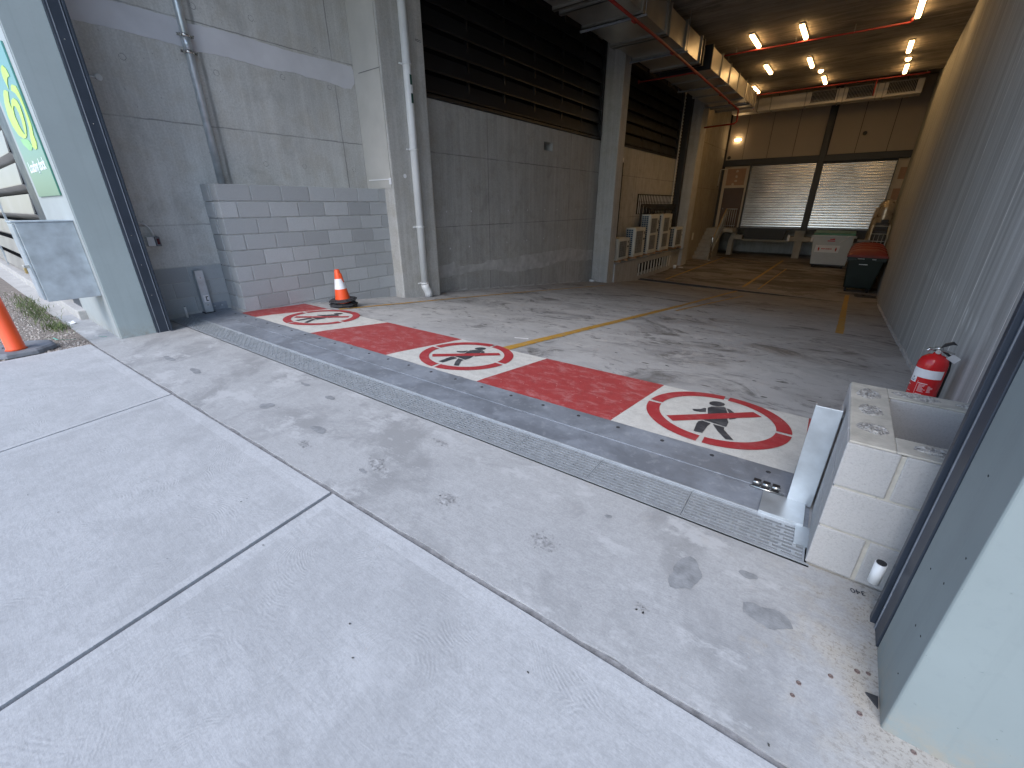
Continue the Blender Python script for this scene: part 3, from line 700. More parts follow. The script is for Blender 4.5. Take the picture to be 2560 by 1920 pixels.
# ------------------------------------------------------------------ left side walls and columns
wa = empty('concrete_wall', (-7.4, 3.2, 0), 'tall cast concrete wall with a pale render patch behind the block wall', 'wall')
box('panel', m_wallA, wa, -7.6, -7.2, 1.2, 5.17, .66, 6.0)
b = MB()
top = [(1.35, 3.50), (2.009, 3.531), (2.215, 3.547), (2.633, 3.539), (2.822, 3.525), (3.165, 3.545), (3.6, 3.534), (4.012, 3.521), (4.457, 3.524), (4.893, 3.539), (5.10, 3.53), (5.155, 3.446)]
bot = [(5.14, 3.313), (5.047, 3.214), (4.915, 3.2), (4.674, 3.236), (4.401, 3.241), (4.27, 3.239), (4.094, 3.257), (3.901, 3.241), (3.70, 3.23), (3.548, 3.24), (3.094, 3.258), (2.825, 3.243), (2.583, 3.266), (2.353, 3.27), (2.036, 3.281), (1.35, 3.262)]
out = jag([(y, z) for y, z in top+bot], .006, .05)
b.prism([(-7.2, y, z) for y, z in out], (.006, 0, 0)); b.build('render_patch', m_patch, wa)
b = MB()
for y, z in [(2.02, 3.02), (2.05, 3.75), (3.0, 3.05), (3.9, 3.17), (4.65, 3.17), (3.6, 3.78), (4.5, 3.62), (4.0, 2.0), (4.9, 2.0), (3.4, 2.0), (2.9, 3.72), (4.1, 4.2), (3.1, 4.25)]:
    for i in range(20):
        a0, a1 = i*math.pi/10, (i+1)*math.pi/10
        if random.random() < .15: continue
        b.face([(-7.1985, y+.035*math.cos(a0), z+.035*math.sin(a0)), (-7.1985, y+.035*math.cos(a1), z+.035*math.sin(a1)), (-7.1985, y+.030*math.cos(a1), z+.030*math.sin(a1)), (-7.1985, y+.030*math.cos(a0), z+.030*math.sin(a0))])
b.build('tie_hole', m_ring, wa)

def column(name, label, x0, x1, y0, y1, z0, z1, mat=m_col, ch=.02):
    c = empty(name, ((x0+x1)/2, (y0+y1)/2, z0), label, 'column', 'concrete columns along the left side of the dock')
    box('shaft', mat, c, x0, x1, y0, y1, z0, z1, bevel=ch)
    return c
c1 = column('concrete_column', 'nearest concrete column, carrying the white downpipe', -7.2, -6.48, 5.14, 6.08, -.6, 6.0)
b = MB(); b.box(-7.19, -6.51, 5.128, 5.138, 1.70, 6.0); b.build('lit_front_strip', plain('lit_front_concrete', (.47, .465, .44), .85, var=.06), c1)  # front face of the column, its light painted on as a paler sheet
b = MB(); b.box(-7.12, -6.52, 5.12, 5.127, 1.83, 1.85); b.box(-6.55, -6.49, 5.118, 5.127, 1.76, 1.86); b.build('tape', m_label, c1)
text_mesh('column_writing', 'HDO', .055, m_blue_lap, c1, (-6.479, 5.90, 3.93), ROT_PX, .0005)
b = MB(); b.lathe([(.035, 0), (.035, .003)], axis=(1, 0, 0), o=(-6.479, 5.42, 1.9), n=16); b.build('patch', m_label, c1)
b = MB(); b.box(-7.05, -6.49, 5.122, 5.1265, 3.42, 3.43); b.build('crack', m_ring, c1)

column('concrete_column', 'middle concrete column with orange rust marks between the louvre bays', -6.9, -6.3, 13.72, 14.2, -1.4, 6.0)
column('concrete_column', 'farthest concrete column, beyond the air conditioners', -6.9, -6.2, 21.75, 22.6, -1.4, 6.0)
wb = empty('concrete_wall', (-7.05, 9.9, -.5), 'concrete wall below the first black louvre, pierced by one small square hole', 'wall')
box('panel', m_wallB, wb, -7.3, -6.9, 6.08, 10.49, -1.3, 3.28); box('panel', m_wallB, wb, -7.3, -6.9, 10.91, 13.72, -1.3, 3.28)
b = MB(); b.box(-7.3, -6.9, 10.49, 10.91, -1.3, 2.75); b.box(-7.3, -6.9, 10.49, 10.91, 2.95, 3.28); b.build('panel', m_wallB, wb)
box('hole_lining', m_panel, wb, -7.3, -7.22, 10.4, 11.0, 2.7, 3.0)
b = MB()
up_ = [(6.12, .17), (6.33, .184), (6.67, .221), (6.927, .257), (6.99, .125), (7.415, .144), (7.822, .116), (8.127, .181), (8.72, .139), (9.09, .148), (9.83, .173), (11.0, .171), (11.96, .183), (13.2, .037), (13.7, .0)]
dn = [(13.7, -.33), (12.84, -.266), (11.44, -.168), (10.79, -.237), (9.6, -.238), (9.1, -.208), (8.3, -.05), (7.5, -.02), (6.6, -.05), (6.12, -.04)]
b.prism([(-6.9, y, z) for y, z in jag(up_+dn, .02, .12)], (.005, 0, 0)); b.build('cement_smear', m_smear, wb)
b = MB()
for y in (6.8, 7.5, 8.9, 9.7, 10.6, 11.3, 12.3, 13.1):
    for z in (1.3, .55): b.lathe([(.02, 0), (.016, .003)], axis=(1, 0, 0), o=(-6.9, y+random.uniform(-.1, .1), z), n=10)
b.build('tie_plug', m_patch, wb)
b = MB()
yy = 6.1
while yy < 13.6:
    b.box(-6.9, -6.86, yy, yy+.4, prof(yy)-.2, prof(yy)-.012+random.uniform(0, .02)); yy += .4
b.build('mortar_foot', m_smear, wb)
wc = empty('concrete_wall', (-7.05, 18, -1), 'brownish concrete wall behind the air conditioners', 'wall')
box('panel', m_wallB, wc, -7.3, -6.9, 14.2, 21.75, -1.4, 3.28)
wd = empty('concrete_wall', (-6.75, 25.5, -1), 'tan lamplit concrete wall beside the stairs', 'wall')
box('panel', m_wallD, wd, -6.95, -6.6, 22.6, 31.1, -1.4, 6.6)
b = MB(); b.box(-6.6, -6.55, 24.45, 24.6, -.3, .05); b.build('switch_box', m_ac, wd)

# louvres in the wall bays
def louvre(name, label, y0, y1, z0, z1, muls, pitch=.37, bh=.26):
    e = empty(name, (-7.1, (y0+y1)/2, z0), label, 'louvre', 'black louvre screens above the left wall')
    b = MB(); b.box(-7.0, -6.86, y0, y1, z0, z0+.06); b.box(-7.0, -6.86, y0, y0+.06, z0, z1); b.box(-7.0, -6.86, y1-.08, y1, z0, z1); b.box(-7.0, -6.86, y0, y1, z1-.06, z1)
    b.build('frame', m_louv, e, bevel=.004)
    for yv in muls: box('mullion', m_louv, e, -7.0, -6.94, yv-.02, yv+.02, z0+.06, z1-.06)
    b = MB(); z = z0+.10
    while z+bh < z1:
        t = .012
        b.hexa([(-6.90, y0+.06, z), (-6.90+t, y0+.06, z), (-6.90+t, y1-.06, z), (-6.90, y1-.06, z)][::-1], [(-6.99, y0+.06, z+bh), (-6.99+t, y0+.06, z+bh+.0), (-6.99+t, y1-.06, z+bh), (-6.99, y1-.06, z+bh)][::-1])
        b.box(-6.902, -6.875, y0+.06, y1-.06, z-.012, z+.012)
        z += pitch
    b.build('blades', m_louv, e)
    box('backing', m_dark, e, -7.3, -7.2, y0, y1, z0, z1)
    return e
louvre('louvre_screen', 'large black louvre screen in the first bay, behind the downpipe', 6.1, 13.66, 3.29, 5.98, (7.7, 8.9, 10.1, 11.4, 12.5), .34, .285)
louvre('louvre_screen', 'smaller black louvre screen high above the air conditioners', 14.25, 21.1, 3.29, 5.98, (17.2, 19.2), .34, .285)

# downpipe
dp = empty('downpipe', (-6.42, 5.62, -.28), 'white plastic downpipe with an offset foot on the nearest column', 'pipe')
b = MB(); b.tube([(-6.415, 5.615, 6.0), (-6.415, 5.615, -.02)], .068, 16)
b.tube([(-6.415, 5.615, 0.0), (-6.413, 5.625, -.06), (-6.405, 5.66, -.12), (-6.40, 5.675, -.17), (-6.40, 5.68, -.245)], .078, 16); b.build('pipe', m_pvc, dp)
for z in (3.55, 2.32, 1.05, .02):
    b = MB(); b.lathe([(.078, -.016), (.078, .016)], o=(-6.415, 5.615, z), n=16); b.box(-6.48, -6.46, 5.50, 5.73, z-.012, z+.012); b.build('bracket', m_pvc, dp)
b = MB()
b.box(-6.349, -6.343, 5.60, 5.64, 3.0, 3.14); b.box(-6.349, -6.343, 5.60, 5.64, 3.26, 3.40); b.build('dark_sticker', plain('dark_green_print', (.01, .06, .05), .5), dp)
b = MB(); b.box(-6.349, -6.344, 5.60, 5.64, 3.14, 3.26); b.build('pale_sticker', m_label, dp)

# galvanised conduit riser
gp = empty('conduit_riser', (-7.08, 2.69, 1.7), 'shiny galvanised pipe rising up the wall from the block wall top', 'pipe')
b = MB(); b.tube([(-7.115, 2.70, 5.9), (-7.115, 2.70, 1.69)], .045, 18)
b.lathe([(.052, 0), (.052, .16)], o=(-7.115, 2.70, 3.2), n=18); b.build('pipe', m_galv, gp)
for z in (3.36, 3.19):
    b = MB(); b.lathe([(.058, -.015), (.058, .015)], o=(-7.115, 2.70, z), n=18); b.box(-7.125, -7.105, 2.61, 2.79, z-.014, z+.014)
    b.tube([(-7.09, 2.628, z), (-7.06, 2.628, z)], .008, 8); b.tube([(-7.09, 2.772, z), (-7.06, 2.772, z)], .008, 8); b.build('clamp', m_chrome, gp)
# round blanking cover with stub
jb = empty('round_junction_box', (-7.19, 1.74, 2.77), 'round white junction box on the wall beside the left steel post', 'junction box')
b = MB(); b.lathe([(.034, 0), (.034, .02), (.028, .026)], axis=(1, 0, 0), o=(-7.2, 1.735, 2.768), n=20); b.tube([(-7.19, 1.70, 2.766), (-7.19, 1.60, 2.762)], .009, 8); b.build('cover', m_pvc, jb)
# switch box with curved conduit
sb = empty('isolator_switch', (-7.18, 1.75, 1.0), 'small grey isolator box with a curved white conduit, low on the left wall', 'switch')
b = MB(); b.box(-7.2, -7.14, 1.68, 1.76, .945, 1.065); b.build('body', m_pvc, sb, bevel=.006)
b = MB(); b.box(-7.2, -7.12, 1.762, 1.815, .945, 1.06); b.build('switch_housing', m_rubgrey, sb, bevel=.006)
b = MB(); b.box(-7.121, -7.117, 1.774, 1.803, .968, 1.037); b.build('red_window', plain('dark_red_lens', (.08, .01, .015), .2), sb)
b = MB(); b.tube([(-7.17, 1.60, 1.235), (-7.17, 1.66, 1.235), (-7.17, 1.71, 1.215), (-7.17, 1.745, 1.17), (-7.17, 1.765, 1.11), (-7.17, 1.77, 1.06)], .011, 10); b.build('conduit', m_pvc, sb)
# small cylinders on the gate guides
def cyl(x, y, z, name, label, h=.1, r=.017):
    e = empty(name, (x, y, z), label, 'cylinder'); MB().tube([(x, y, z), (x, y, z+h)], r, 14).build('tube', m_pvc, e)
    MB().tube([(x, y, z+h*.98), (x, y, z+h+.004)], r*.85, 12).build('cap', m_blk, e)
cyl(-6.93, 1.80, .02, 'guide_tube', 'thin white tube standing by the left steel post', .15, .013)
cyl(.372, 1.705, .14, 'guide_tube', 'short white tube fixed to the right steel post near the pier', .09, .018)

# ------------------------------------------------------------------ left facade column, steel frames
lc = empty('painted_column', (-7.3, 1.2, 0), 'pale blue-grey painted column at the left of the entrance', 'column')
b = MB(); b.box(-8.2, -6.46, .99, 1.325, -.03, 5.9); b.build('shaft', m_paintcol, lc, bevel=.006)
b = MB(); b.box(-8.2, -6.475, .984, .989, 0, 5.2); b.build('front_face', m_paintcol_lit, lc)
def frame(name, label, x0, x1, y0, y1, lip):
    e = empty(name, ((x0+x1)/2, (y0+y1)/2, 0), label, 'steel post')
    b = MB(); b.box(x0, x1, y0, y1, 0, 5.2); b.build('channel', m_navy, e, bevel=.003)
    b = MB(); b.box(*lip, 0, 5.2); b.build('flange', m_blk if False else m_navy, e, bevel=.002)
    return e
lf = frame('steel_post', 'dark steel channel post at the left edge of the opening', -6.60, -6.435, 1.326, 1.455, (-6.50, -6.405, 1.456, 1.478))
b = MB(); b.box(-6.434, -6.431, 1.345, 1.352, 0, 5.2); b.box(-6.434, -6.429, 1.438, 1.444, 0, 5.2); b.build('bright_edge', m_galv_dull, lf)
b = MB(); [b.lathe([(.006, 0), (.004, .003)], axis=(1, 0, 0), o=(-6.435, 1.39, z), n=8) for z in (.45, .8, 1.12, 2.2, 2.9)]; b.build('screw', m_chrome, lf)
rf = frame('steel_post', 'dark steel channel post at the right edge beside the block pier', .412, .56, 1.548, 1.655, (.398, .50, 1.656, 1.684))
b = MB(); b.box(.409, .412, 1.628, 1.634, 0, 5.2); b.build('bright_edge', m_galv_dull, rf)
rc = empty('painted_column', (1.5, 1.4, 0), 'pale blue-grey painted column filling the bottom right corner', 'column')
b = MB(); b.box(.416, 3.2, 1.2405, 1.546, -.03, 5.9); b.build('shaft', m_paintcol3, rc, bevel=.008, seg=3)
b = MB(); b.box(.43, 3.2, 1.2405, 1.246, .0, 5.9); b.bm.free()
b = MB()
for x, z in [(.47, .9), (.52, .35), (.49, .6), (.6, .2), (.56, .75), (.45, .15), (.8, .5), (.7, .95)]:
    b.prism([(x+p, 1.2403, z+q) for p, q in blob(0, 0, .0022, .0018, 8, .4)], (0, -.001, 0))
b.build('paint_nib', m_paintcol3, rc)
b = MB()
for y, z in [(1.30, .33), (1.33, .5), (1.36, .31), (1.29, .62), (1.4, .8), (1.45, .45), (1.31, .16)]: b.prism([(.4158, y+p, z+q) for p, q in blob(0, 0, .003, .0025, 8, .4)], (-.001, 0, 0))
b.build('dark_fleck', m_rubber, rc)
# rubber door wedge scrap
dw = empty('rubber_scrap', (.40, 1.32, 0), 'small black rubber triangle at the foot of the right column', 'scrap')
b = MB(); b.prism([(.381, 1.335, .0), (.412, 1.342, .0), (.411, 1.30, .0)], (0, 0, .006)); b.build('flap', m_rubber, dw)
text_mesh('ground_writing', '340', .034, m_blue_lap, fl, (.385, 1.805, .003), Matrix.Rotation(R(192), 4, 'Z'), .0003)
b = MB()
for x, y, r_ in [(.211, 1.244, .009), (.292, 1.332, .009), (.361, 1.403, .01), (.39, 1.416, .008), (.199, 1.189, .008), (.367, 1.251, .009), (.488, 1.22, .008)]:
    b.lathe([(r_*.85, .0), (r_*.8, .002), (r_*.55, .0025), (r_*.5, .0005), (.0005, .0008)], o=(x, y, 0), n=12, cap=False)
e = empty('floor_studs', (.3, 1.3, 0), 'scatter of small rusty fixing studs in the concrete by the right column', 'studs'); b.build('stud', plain('rusty_plug', (.16, .12, .11), .8), e)

# facade above the opening (out of frame) and the building over the dock
fa = empty('facade', (-3, 1.4, 5.2), 'rendered wall above the dock entrance', 'wall')
box('wall', m_face, fa, -40, 12, 1.0, 1.5, 5.9, 8.5)
o = MB().box(-7.3, 2.4, 1.5, 24.5, 6.0, 6.3).build('ceiling', m_ceil); struct(o)
b = MB(); b.box(-7.3, 2.4, 24.5, 31.4, 6.6, 6.9); b.box(-7.3, 2.4, 24.42, 24.5, 6.0, 6.9); struct(b.build('ceiling_recess', m_ceil))
b = MB(); b.box(-7.7, -7.3, 5.2, 31.2, -1.5, 6.9); b.box(-40, -8.2, 1.6, 2.0, -.2, 5.2); b.box(-7.7, -7.3, 1.2, 5.2, .6, 6.3); struct(b.build('rear_lining', m_dark))

# ------------------------------------------------------------------ right wall
rw = empty('precast_wall', (1.1, 14, 0), 'long grey precast wall on the right with pale vertical joint lines', 'wall')
b = MB(); b.hexa([(rwx(1.54), 1.54, -1.5), (rwx(1.54)+.4, 1.54, -1.5), (rwx(29)+.4, 29, -1.5), (rwx(29), 29, -1.5)], [(rwx(1.54), 1.54, 6.6), (rwx(1.54)+.4, 1.54, 6.6), (rwx(29)+.4, 29, 6.6), (rwx(29), 29, 6.6)]); b.build('panel', m_rwall, rw)
b = MB()
m_seal = plain('pale_joint_sealant', (.80, .81, .79), .7, var=.2, sc=6)
for i, y in enumerate([2.65, 3.8, 4.97, 6.16, 7.25, 8.4, 9.5, 10.4, 11.3, 12.03, 13.2, 14.4, 15.6, 16.8, 18, 19.2, 20.4, 21.6, 22.8, 24, 25.2, 26.4]):
    wd_ = (.034, .020)[i % 2]*(.9 if y > 10 else 1); n = 24
    for j in range(n):
        z0, z1 = -1.4+8*j/n, -1.4+8*(j+1)/n; o_ = .0025; wv = random.uniform(.75, 1.1)*wd_
        b.face([(rwx(y)-o_, y-wv/2, z0), (rwx(y+wd_)-o_, y+wv/2, z0), (rwx(y+wd_)-o_, y+wv/2, z1), (rwx(y)-o_, y-wv/2, z1)])
b.build('joint_seal', m_seal, rw)
b = MB(); yy = 2.7
while yy < 16: h_ = random.uniform(.01, .035); b.box(rwx(yy)-random.uniform(.01, .03), rwx(yy)+.05, yy, yy+.16, prof(yy)-.1, prof(yy)+h_); yy += .15
b.build('mortar_foot', m_smear, rw, bevel=.004)

# ------------------------------------------------------------------ back wall
YD = 28.5
bk = empty('dock_end_wall', (-2.4, YD, .2), 'tan panelled end wall above the roller shutters', 'wall')
seam = [-6.5, -5.66, -4.48, -3.31, -2.12, -1.82, -.72, .475, 1.62]
for a, c in zip(seam, seam[1:]):
    if c-a < .4: continue
    box('wall_panel', m_panel, bk, a+.012, c-.012, YD-.06, YD, 3.70, 6.6)
box('backing', m_charcoal, bk, -6.6, 1.8, YD, YD+.2, .15, 6.6)
b = MB(); b.box(-6.5, 1.5, YD-.16, YD-.001, 3.39, 3.69); b.box(-6.5, 1.5, YD-.2, YD-.16, 3.39, 3.41); b.box(-6.5, 1.5, YD-.2, YD-.16, 3.67, 3.69); b.build('header_beam', m_charcoal, bk, bevel=.004)
box('centre_post', m_charcoal, bk, -2.11, -1.87, YD-.22, YD-.001, .13, 5.7, bevel=.004)
box('side_plaster', m_plaster, bk, 1.03, 1.75, YD-.05, YD-.001, .2, 3.38)
b = MB(); [b.box(x, x+.28, YD-.055, YD-.051, z, z+.5) for x, z in ((1.2, 2.5), (1.17, 1.6), (1.25, .9))]; b.build('bare_patch', m_gyps, bk)
b = MB(); b.box(-6.45, -6.3, YD-.07, YD-.001, .2, 3.38); b.box(-5.27, -5.17, YD-.07, YD-.001, .2, 3.38); b.box(-6.3, -5.27, YD-.07, YD-.001, 2.28, 3.38); b.build('door_surround', m_plaster, bk)
b = MB(); b.box(-6.27, -5.33, YD-.075, YD-.071, 2.42, 3.26); b.build('plasterboard_patch', m_gyps, bk)
b = MB(); [b.prism([(x+p, YD-.0755, z+q) for p, q in blob(0, 0, .07, .06, 12)], (0, -.002, 0)) for x, z in ((-5.77, 3.13), (-5.77, 2.86), (-5.77, 2.64), (-5.9, 2.47))]; b.build('filler_dab', m_plaster, bk)
dr = empty('door', (-5.78, YD-.05, .2), 'brown personnel door at the top of the stairs', 'door')
box('leaf', m_door, dr, -6.28, -5.29, YD-.055, YD-.002, .2, 2.26, bevel=.004)
b = MB(); b.lathe([(.03, 0), (.03, .05)], axis=(0, -1, 0), o=(-6.18, YD-.055, 1.2), n=12); b.build('handle', m_chrome, dr)
b = MB(); b.box(-6.3, -6.28, YD-.09, YD-.01, .2, 2.28); b.box(-5.29, -5.27, YD-.09, YD-.01, .2, 2.28); b.box(-6.3, -5.27, YD-.09, YD-.01, 2.26, 2.28); b.build('frame', m_charcoal, dr)
def shutter_mat():
    t = NT('galvanised_shutter'); v = t.noise(1.2, 4, .6)
    return t.done(t.mix(t.ramp(v, .3, .7), (.62, .62, .62), (.78, .78, .77)), t.ramp(v, .3, .7, .2, .27), .95)
m_shut = shutter_mat()
def shutter(label, x0, x1, z0, z1):
    e = empty('roller_shutter', ((x0+x1)/2, YD-.08, z0), label, 'roller shutter', 'roller shutters in the dock end wall')
    b = MB(); n = round((z1-z0-.1)/.125); pz = (z1-z0-.1)/n; nx = 10
    prof_ = []
    for k in range(n):
        prof_ += [(z0+.1+k*pz, -.03), (z0+.1+(k+.40)*pz, -.035)]
        for t in (.41, .5, .6, .7, .8, .9, .98): prof_.append((z0+.1+(k+t)*pz, .004+.0115*max(0, 1-((t-.70)/.30)**2)))
    prof_.append((z1, 0))
    xs_ = [x0+(x1-x0)*i/nx for i in range(nx+1)]
    vv = [[b.bm.verts.new((x, YD-.08-dy, z)) for i, x in enumerate(xs_)] for z, dy in prof_]
    for r_i in range(len(vv)-1):
        for i in range(nx): f = b.bm.faces.new((vv[r_i][i], vv[r_i][i+1], vv[r_i+1][i+1], vv[r_i+1][i])); f.smooth = (r_i % 9) in (2, 3, 4, 5, 6, 7)
    b.build('curtain', m_shut, e)
    box('bottom_rail', m_galv_dull, e, x0, x1, YD-.12, YD-.06, z0, z0+.1)
    b = MB(); b.box(x0-.09, x0, YD-.14, YD-.02, z0, z1+.06); b.box(x1, x1+.03, YD-.14, YD-.02, z0, z1+.06); b.build('guide', m_charcoal, e)
shutter('left corrugated roller shutter, beside the brown door', -5.08, -2.14, .2, 3.36)
shutter('right corrugated roller shutter, behind the white skip bin', -1.84, 1.0, .2, 3.30)
# loading platform
pf = empty('loading_platform', (-2.3, YD, ZF), 'concrete loading platform edge with T shaped supports below the shutters', 'platform')
b = MB(); b.box(-5.1, 1.6, YD-.02, YD+.6, .12, .19); b.build('edge_angle', m_charcoal, pf)
for x0, x1, l, r_ in [(-5.6, -5.35, -5.55, -4.88), (-2.26, -1.92, -2.64, -1.45)]:
    b = MB(); b.box(x0, x1, YD, YD+.5, ZF, -.44); b.box(l, r_, YD-.03, YD+.5, -.44, -.2); b.box((l+.05 if x0 < -5 else -2.36), (-5.25 if x0 < -5 else -1.9), YD, YD+.5, -.2, .12); b.build('support', m_stair, pf, bevel=.01)
b = MB(); b.box(-4.88, -2.64, YD+.1, YD+.45, -.50, -.42); b.box(-1.45, 1.6, YD+.1, YD+.45, -.50, -.42); b.build('ledge', m_stair, pf)
b = MB(); b.hexa([(-4.75, YD+.05, -.40), (-2.85, YD+.05, -.40), (-2.85, YD+.3, -.40), (-4.75, YD+.3, -.40)], [(-4.85, YD+.0, .12), (-2.8, YD+.0, .12), (-2.8, YD+.3, .12), (-4.85, YD+.3, .12)]); b.build('leveller_lip', m_charcoal, pf)
b = MB(); b.box(-1.3, .9, YD+.05, YD+.3, -.40, .12); b.build('leveller_lip', m_charcoal, pf)
b = MB(); [b.box(x, x+.1, YD-.1, YD-.031, -.42, -.12) for x in (-2.64, -1.55)]; b.build('white_pad', m_label, pf)
b = MB(); b.box(-7.3, 2.4, 31, 31.3, ZF, 6.9); b.build('rear_wall', m_col, pf)
b = MB(); b.box(-6.6, 1.8, YD+.62, 31.2, .05, .18); b.build('deck', m_stair, pf)

# stairs
stp = empty('concrete_stairs', (-6.2, 26.3, ZF), 'concrete steps rising to the brown door', 'stairs')
b = MB()
for k in range(8): b.box(-6.6, -5.85, 25.17+.29*k, 27.4, ZF+.19*k, ZF+.19*(k+1))
b.box(-6.6, -5.25, 27.4, YD-.1, -.02, .197); b.build('flight', m_stair, stp, bevel=.008)
b = MB()
b.prism([(-5.85, 25.1, ZF), (-5.85, 25.35, ZF), (-5.85, 27.5, .0), (-5.85, 27.5, .2), (-5.85, 27.2, .2)], (.09, 0, 0)); b.build('stringer', m_stair, stp)
hr = empty('stair_handrail', (-5.75, 26.3, ZF), 'metal stair railing with a timber coloured handrail', 'railing')
def rz_(y): return ZF+(y-25.17)/2.03*1.52
b = MB(); b.tube([(-5.73, 25.15, rz_(25.2)+.95), (-5.73, 27.25, rz_(27.2)+1.0), (-5.73, 27.4, 1.2)], .024, 8); b.build('handrail', m_yrail, hr)
b = MB()
b.tube([(-5.73, 27.4, 1.19), (-5.2, 27.4, 1.19)], .02, 8); b.tube([(-5.73, 25.2, rz_(25.2)+.15), (-5.73, 27.3, rz_(27.2)+.15), (-5.2, 27.4, .33)], .015, 8)
b.build('rails', m_galv, hr)
for k in range(15):
    y = 25.25+.15*k; z = rz_(min(y, 27.2)); MB().tube([(-5.73, y, z+.12), (-5.73, y, z+.96)], .011 if k % 5 else .022, 6).build('baluster', m_galv, hr)
for k in range(5): MB().tube([(-5.68+.11*k, 27.4, .2), (-5.68+.11*k, 27.4, 1.19)], .012, 6).build('baluster', m_galv, hr)
bo = empty('steel_bollard', (-5.62, 24.8, ZF), 'shiny steel tube bollard at the foot of the stairs', 'bollard')
MB().lathe([(.055, 0), (.055, 1.16), (.045, 1.19), (.001, 1.2)], o=(-5.62, 24.8, ZF), n=16).build('tube', m_chrome, bo)
MB().lathe([(.07, 0), (.07, .02)], o=(-5.62, 24.8, ZF), n=16).build('base', m_galv, bo)

# wall fittings on the end wall
for x, z, lb in [(-.515, 4.52, 'black round vent high on the tan panels right of the centre post'), (-6.33, 3.82, 'black round vent at the left end of the header beam')]:
    e = empty('round_vent', (x, YD-.07, z), lb, 'vent'); b = MB().lathe([(.085, 0), (.085, .05), (.06, .07)], axis=(0, -1, 0), o=(x, YD-.06, z), n=20); b.build('cowl', m_blk, e)
    MB().lathe([(.05, .0), (.05, .01)], axis=(0, -1, 0), o=(x, YD-.13, z), n=16).build('grille', m_charcoal, e)
wl = empty('wall_light', (-6.04, YD-.1, 4.66), 'small lit bulkhead light on the end wall panels', 'light')
b = MB(); b.box(-6.22, -5.86, YD-.09, YD-.061, 4.62, 4.72); b.build('housing', m_ac, wl, bevel=.01)
b = MB(); b.box(-6.2, -5.88, YD-.16, YD-.09, 4.63, 4.70); b.build('diffuser', emis('warm_bulkhead', (1, .66, .32), 20), wl, bevel=.02)
cd = empty('conduit_bend', (-6.5, 27.9, 3.2), 'thin white conduit bending down the tan wall above the stairs', 'conduit')
MB().tube([(-6.35, YD-.1, 3.24), (-6.5, YD-.3, 3.24), (-6.56, YD-.5, 3.2), (-6.57, YD-.52, 2.4)], .018, 8).build('pipe', m_pvc, cd)
MB().lathe([(.03, 0), (.03, .04)], o=(-6.57, YD-.52, 2.36), n=10).build('end_fitting', m_chrome, cd)

# ------------------------------------------------------------------ ceiling lights
def ceiling_light(x, y, label, z=6.0):
    e = empty('ceiling_light', (x, y, z), label, 'ceiling light', 'warm batten lights under the dock ceiling')
    b = MB(); b.box(-.065, .065, -.62, .62, -.045, 0); b.build('housing', m_ac, e, bevel=.008, local=True)
    b = MB(); b.hexa([(-.045, -.6, -.105), (.045, -.6, -.105), (.045, .6, -.105), (-.045, .6, -.105)], [(-.062, -.61, -.045), (.062, -.61, -.045), (.062, .61, -.045), (-.062, .61, -.045)])
    b.build('diffuser', m_tube, e, bevel=.012, local=True)
    return e
rows = [(16.9, 'front row'), (20.4, 'middle row'), (23.4, 'back row')]
L0 = None
for (y, rn), xs4 in zip(rows, [(-3.6, -2.37, .1), (-3.74, -2.45, .15), (-4.62, -2.2, .24)]):
    for x, cn in zip(xs4, ('left', 'centre', 'right')):
        e = ceiling_light(x, y, '%s batten light in the %s across the ceiling' % (cn, rn))
for x, y, lb in [(-2.24, 21.85, 'left'), (.21, 22.0, 'right')]:
    e = empty('round_light', (x, y, 6.0), '%s small round lit lamp between two batten lights' % lb, 'ceiling light', 'small round ceiling lamps')
    MB().lathe([(.09, 0), (.09, -.03)], n=16).build('base', m_ac, e, local=True); MB().lathe([(.08, -.03), (.075, -.08), (.04, -.11), (.001, -.115)], n=16).build('globe', m_tube, e, local=True)

# ------------------------------------------------------------------ ducts
du = empty('air_duct', (-5.3, 15, 5.2), 'large galvanised duct running down the left of the ceiling', 'duct')
def duct_seg(b, y0, y1, xl0, xr0, z0, z1): b.box(xl0, xr0, y0, y1, z0, z1)
b = MB(); b.box(-5.98, -4.62, 5.5, 15.25, 5.2, 5.75); b.build('front_run', m_duct, du)
b = MB(); b.hexa([(-5.98, 15.75, 5.2), (-4.5, 15.75, 5.2), (-4.46, 22.9, 5.2), (-5.9, 22.9, 5.2)], [(-5.98, 15.75, 5.73), (-4.5, 15.75, 5.73), (-4.46, 22.9, 5.73), (-5.9, 22.9, 5.73)]); b.build('rear_run', m_duct, du)
b = MB(); b.box(-5.92, -4.68, 15.25, 15.75, 5.26, 5.69); b.build('flexible_joint', m_rubber, du)
b = MB(); b.box(-6.02, -4.58, 15.22, 15.27, 5.16, 5.79); b.box(-6.02, -4.46, 15.73, 15.78, 5.16, 5.77); b.build('joint_band', m_blk, du)
fl_y = [9.35, 9.62, 10.62, 12.1, 12.3, 13.55, 14.95]; 
for y in fl_y: b = MB(); b.box(-6.03, -4.57, y, y+.035, 5.15, 5.80); b.box(-6.03, -4.57, y, y+.09, 5.15, 5.156); b.build('flange', m_duct, du)
for y in (16.9, 18.1, 19.4, 20.7, 22.0, 22.86): b = MB(); b.box(-6.02, -4.45, y, y+.035, 5.16, 5.78); b.build('flange', m_duct, du)
for y in (10.6, 13.5, 17.8, 21.2):
    b = MB(); b.tube([(-4.54, y+.1, 5.15), (-4.54, y+.1, 6.0)], .008, 6); b.tube([(-6.06, y+.1, 5.15), (-6.06, y+.1, 6.0)], .008, 6); b.box(-6.1, -4.5, y+.08, y+.12, 5.11, 5.148); b.build('hanger', m_galv_dull, du)
b = MB()
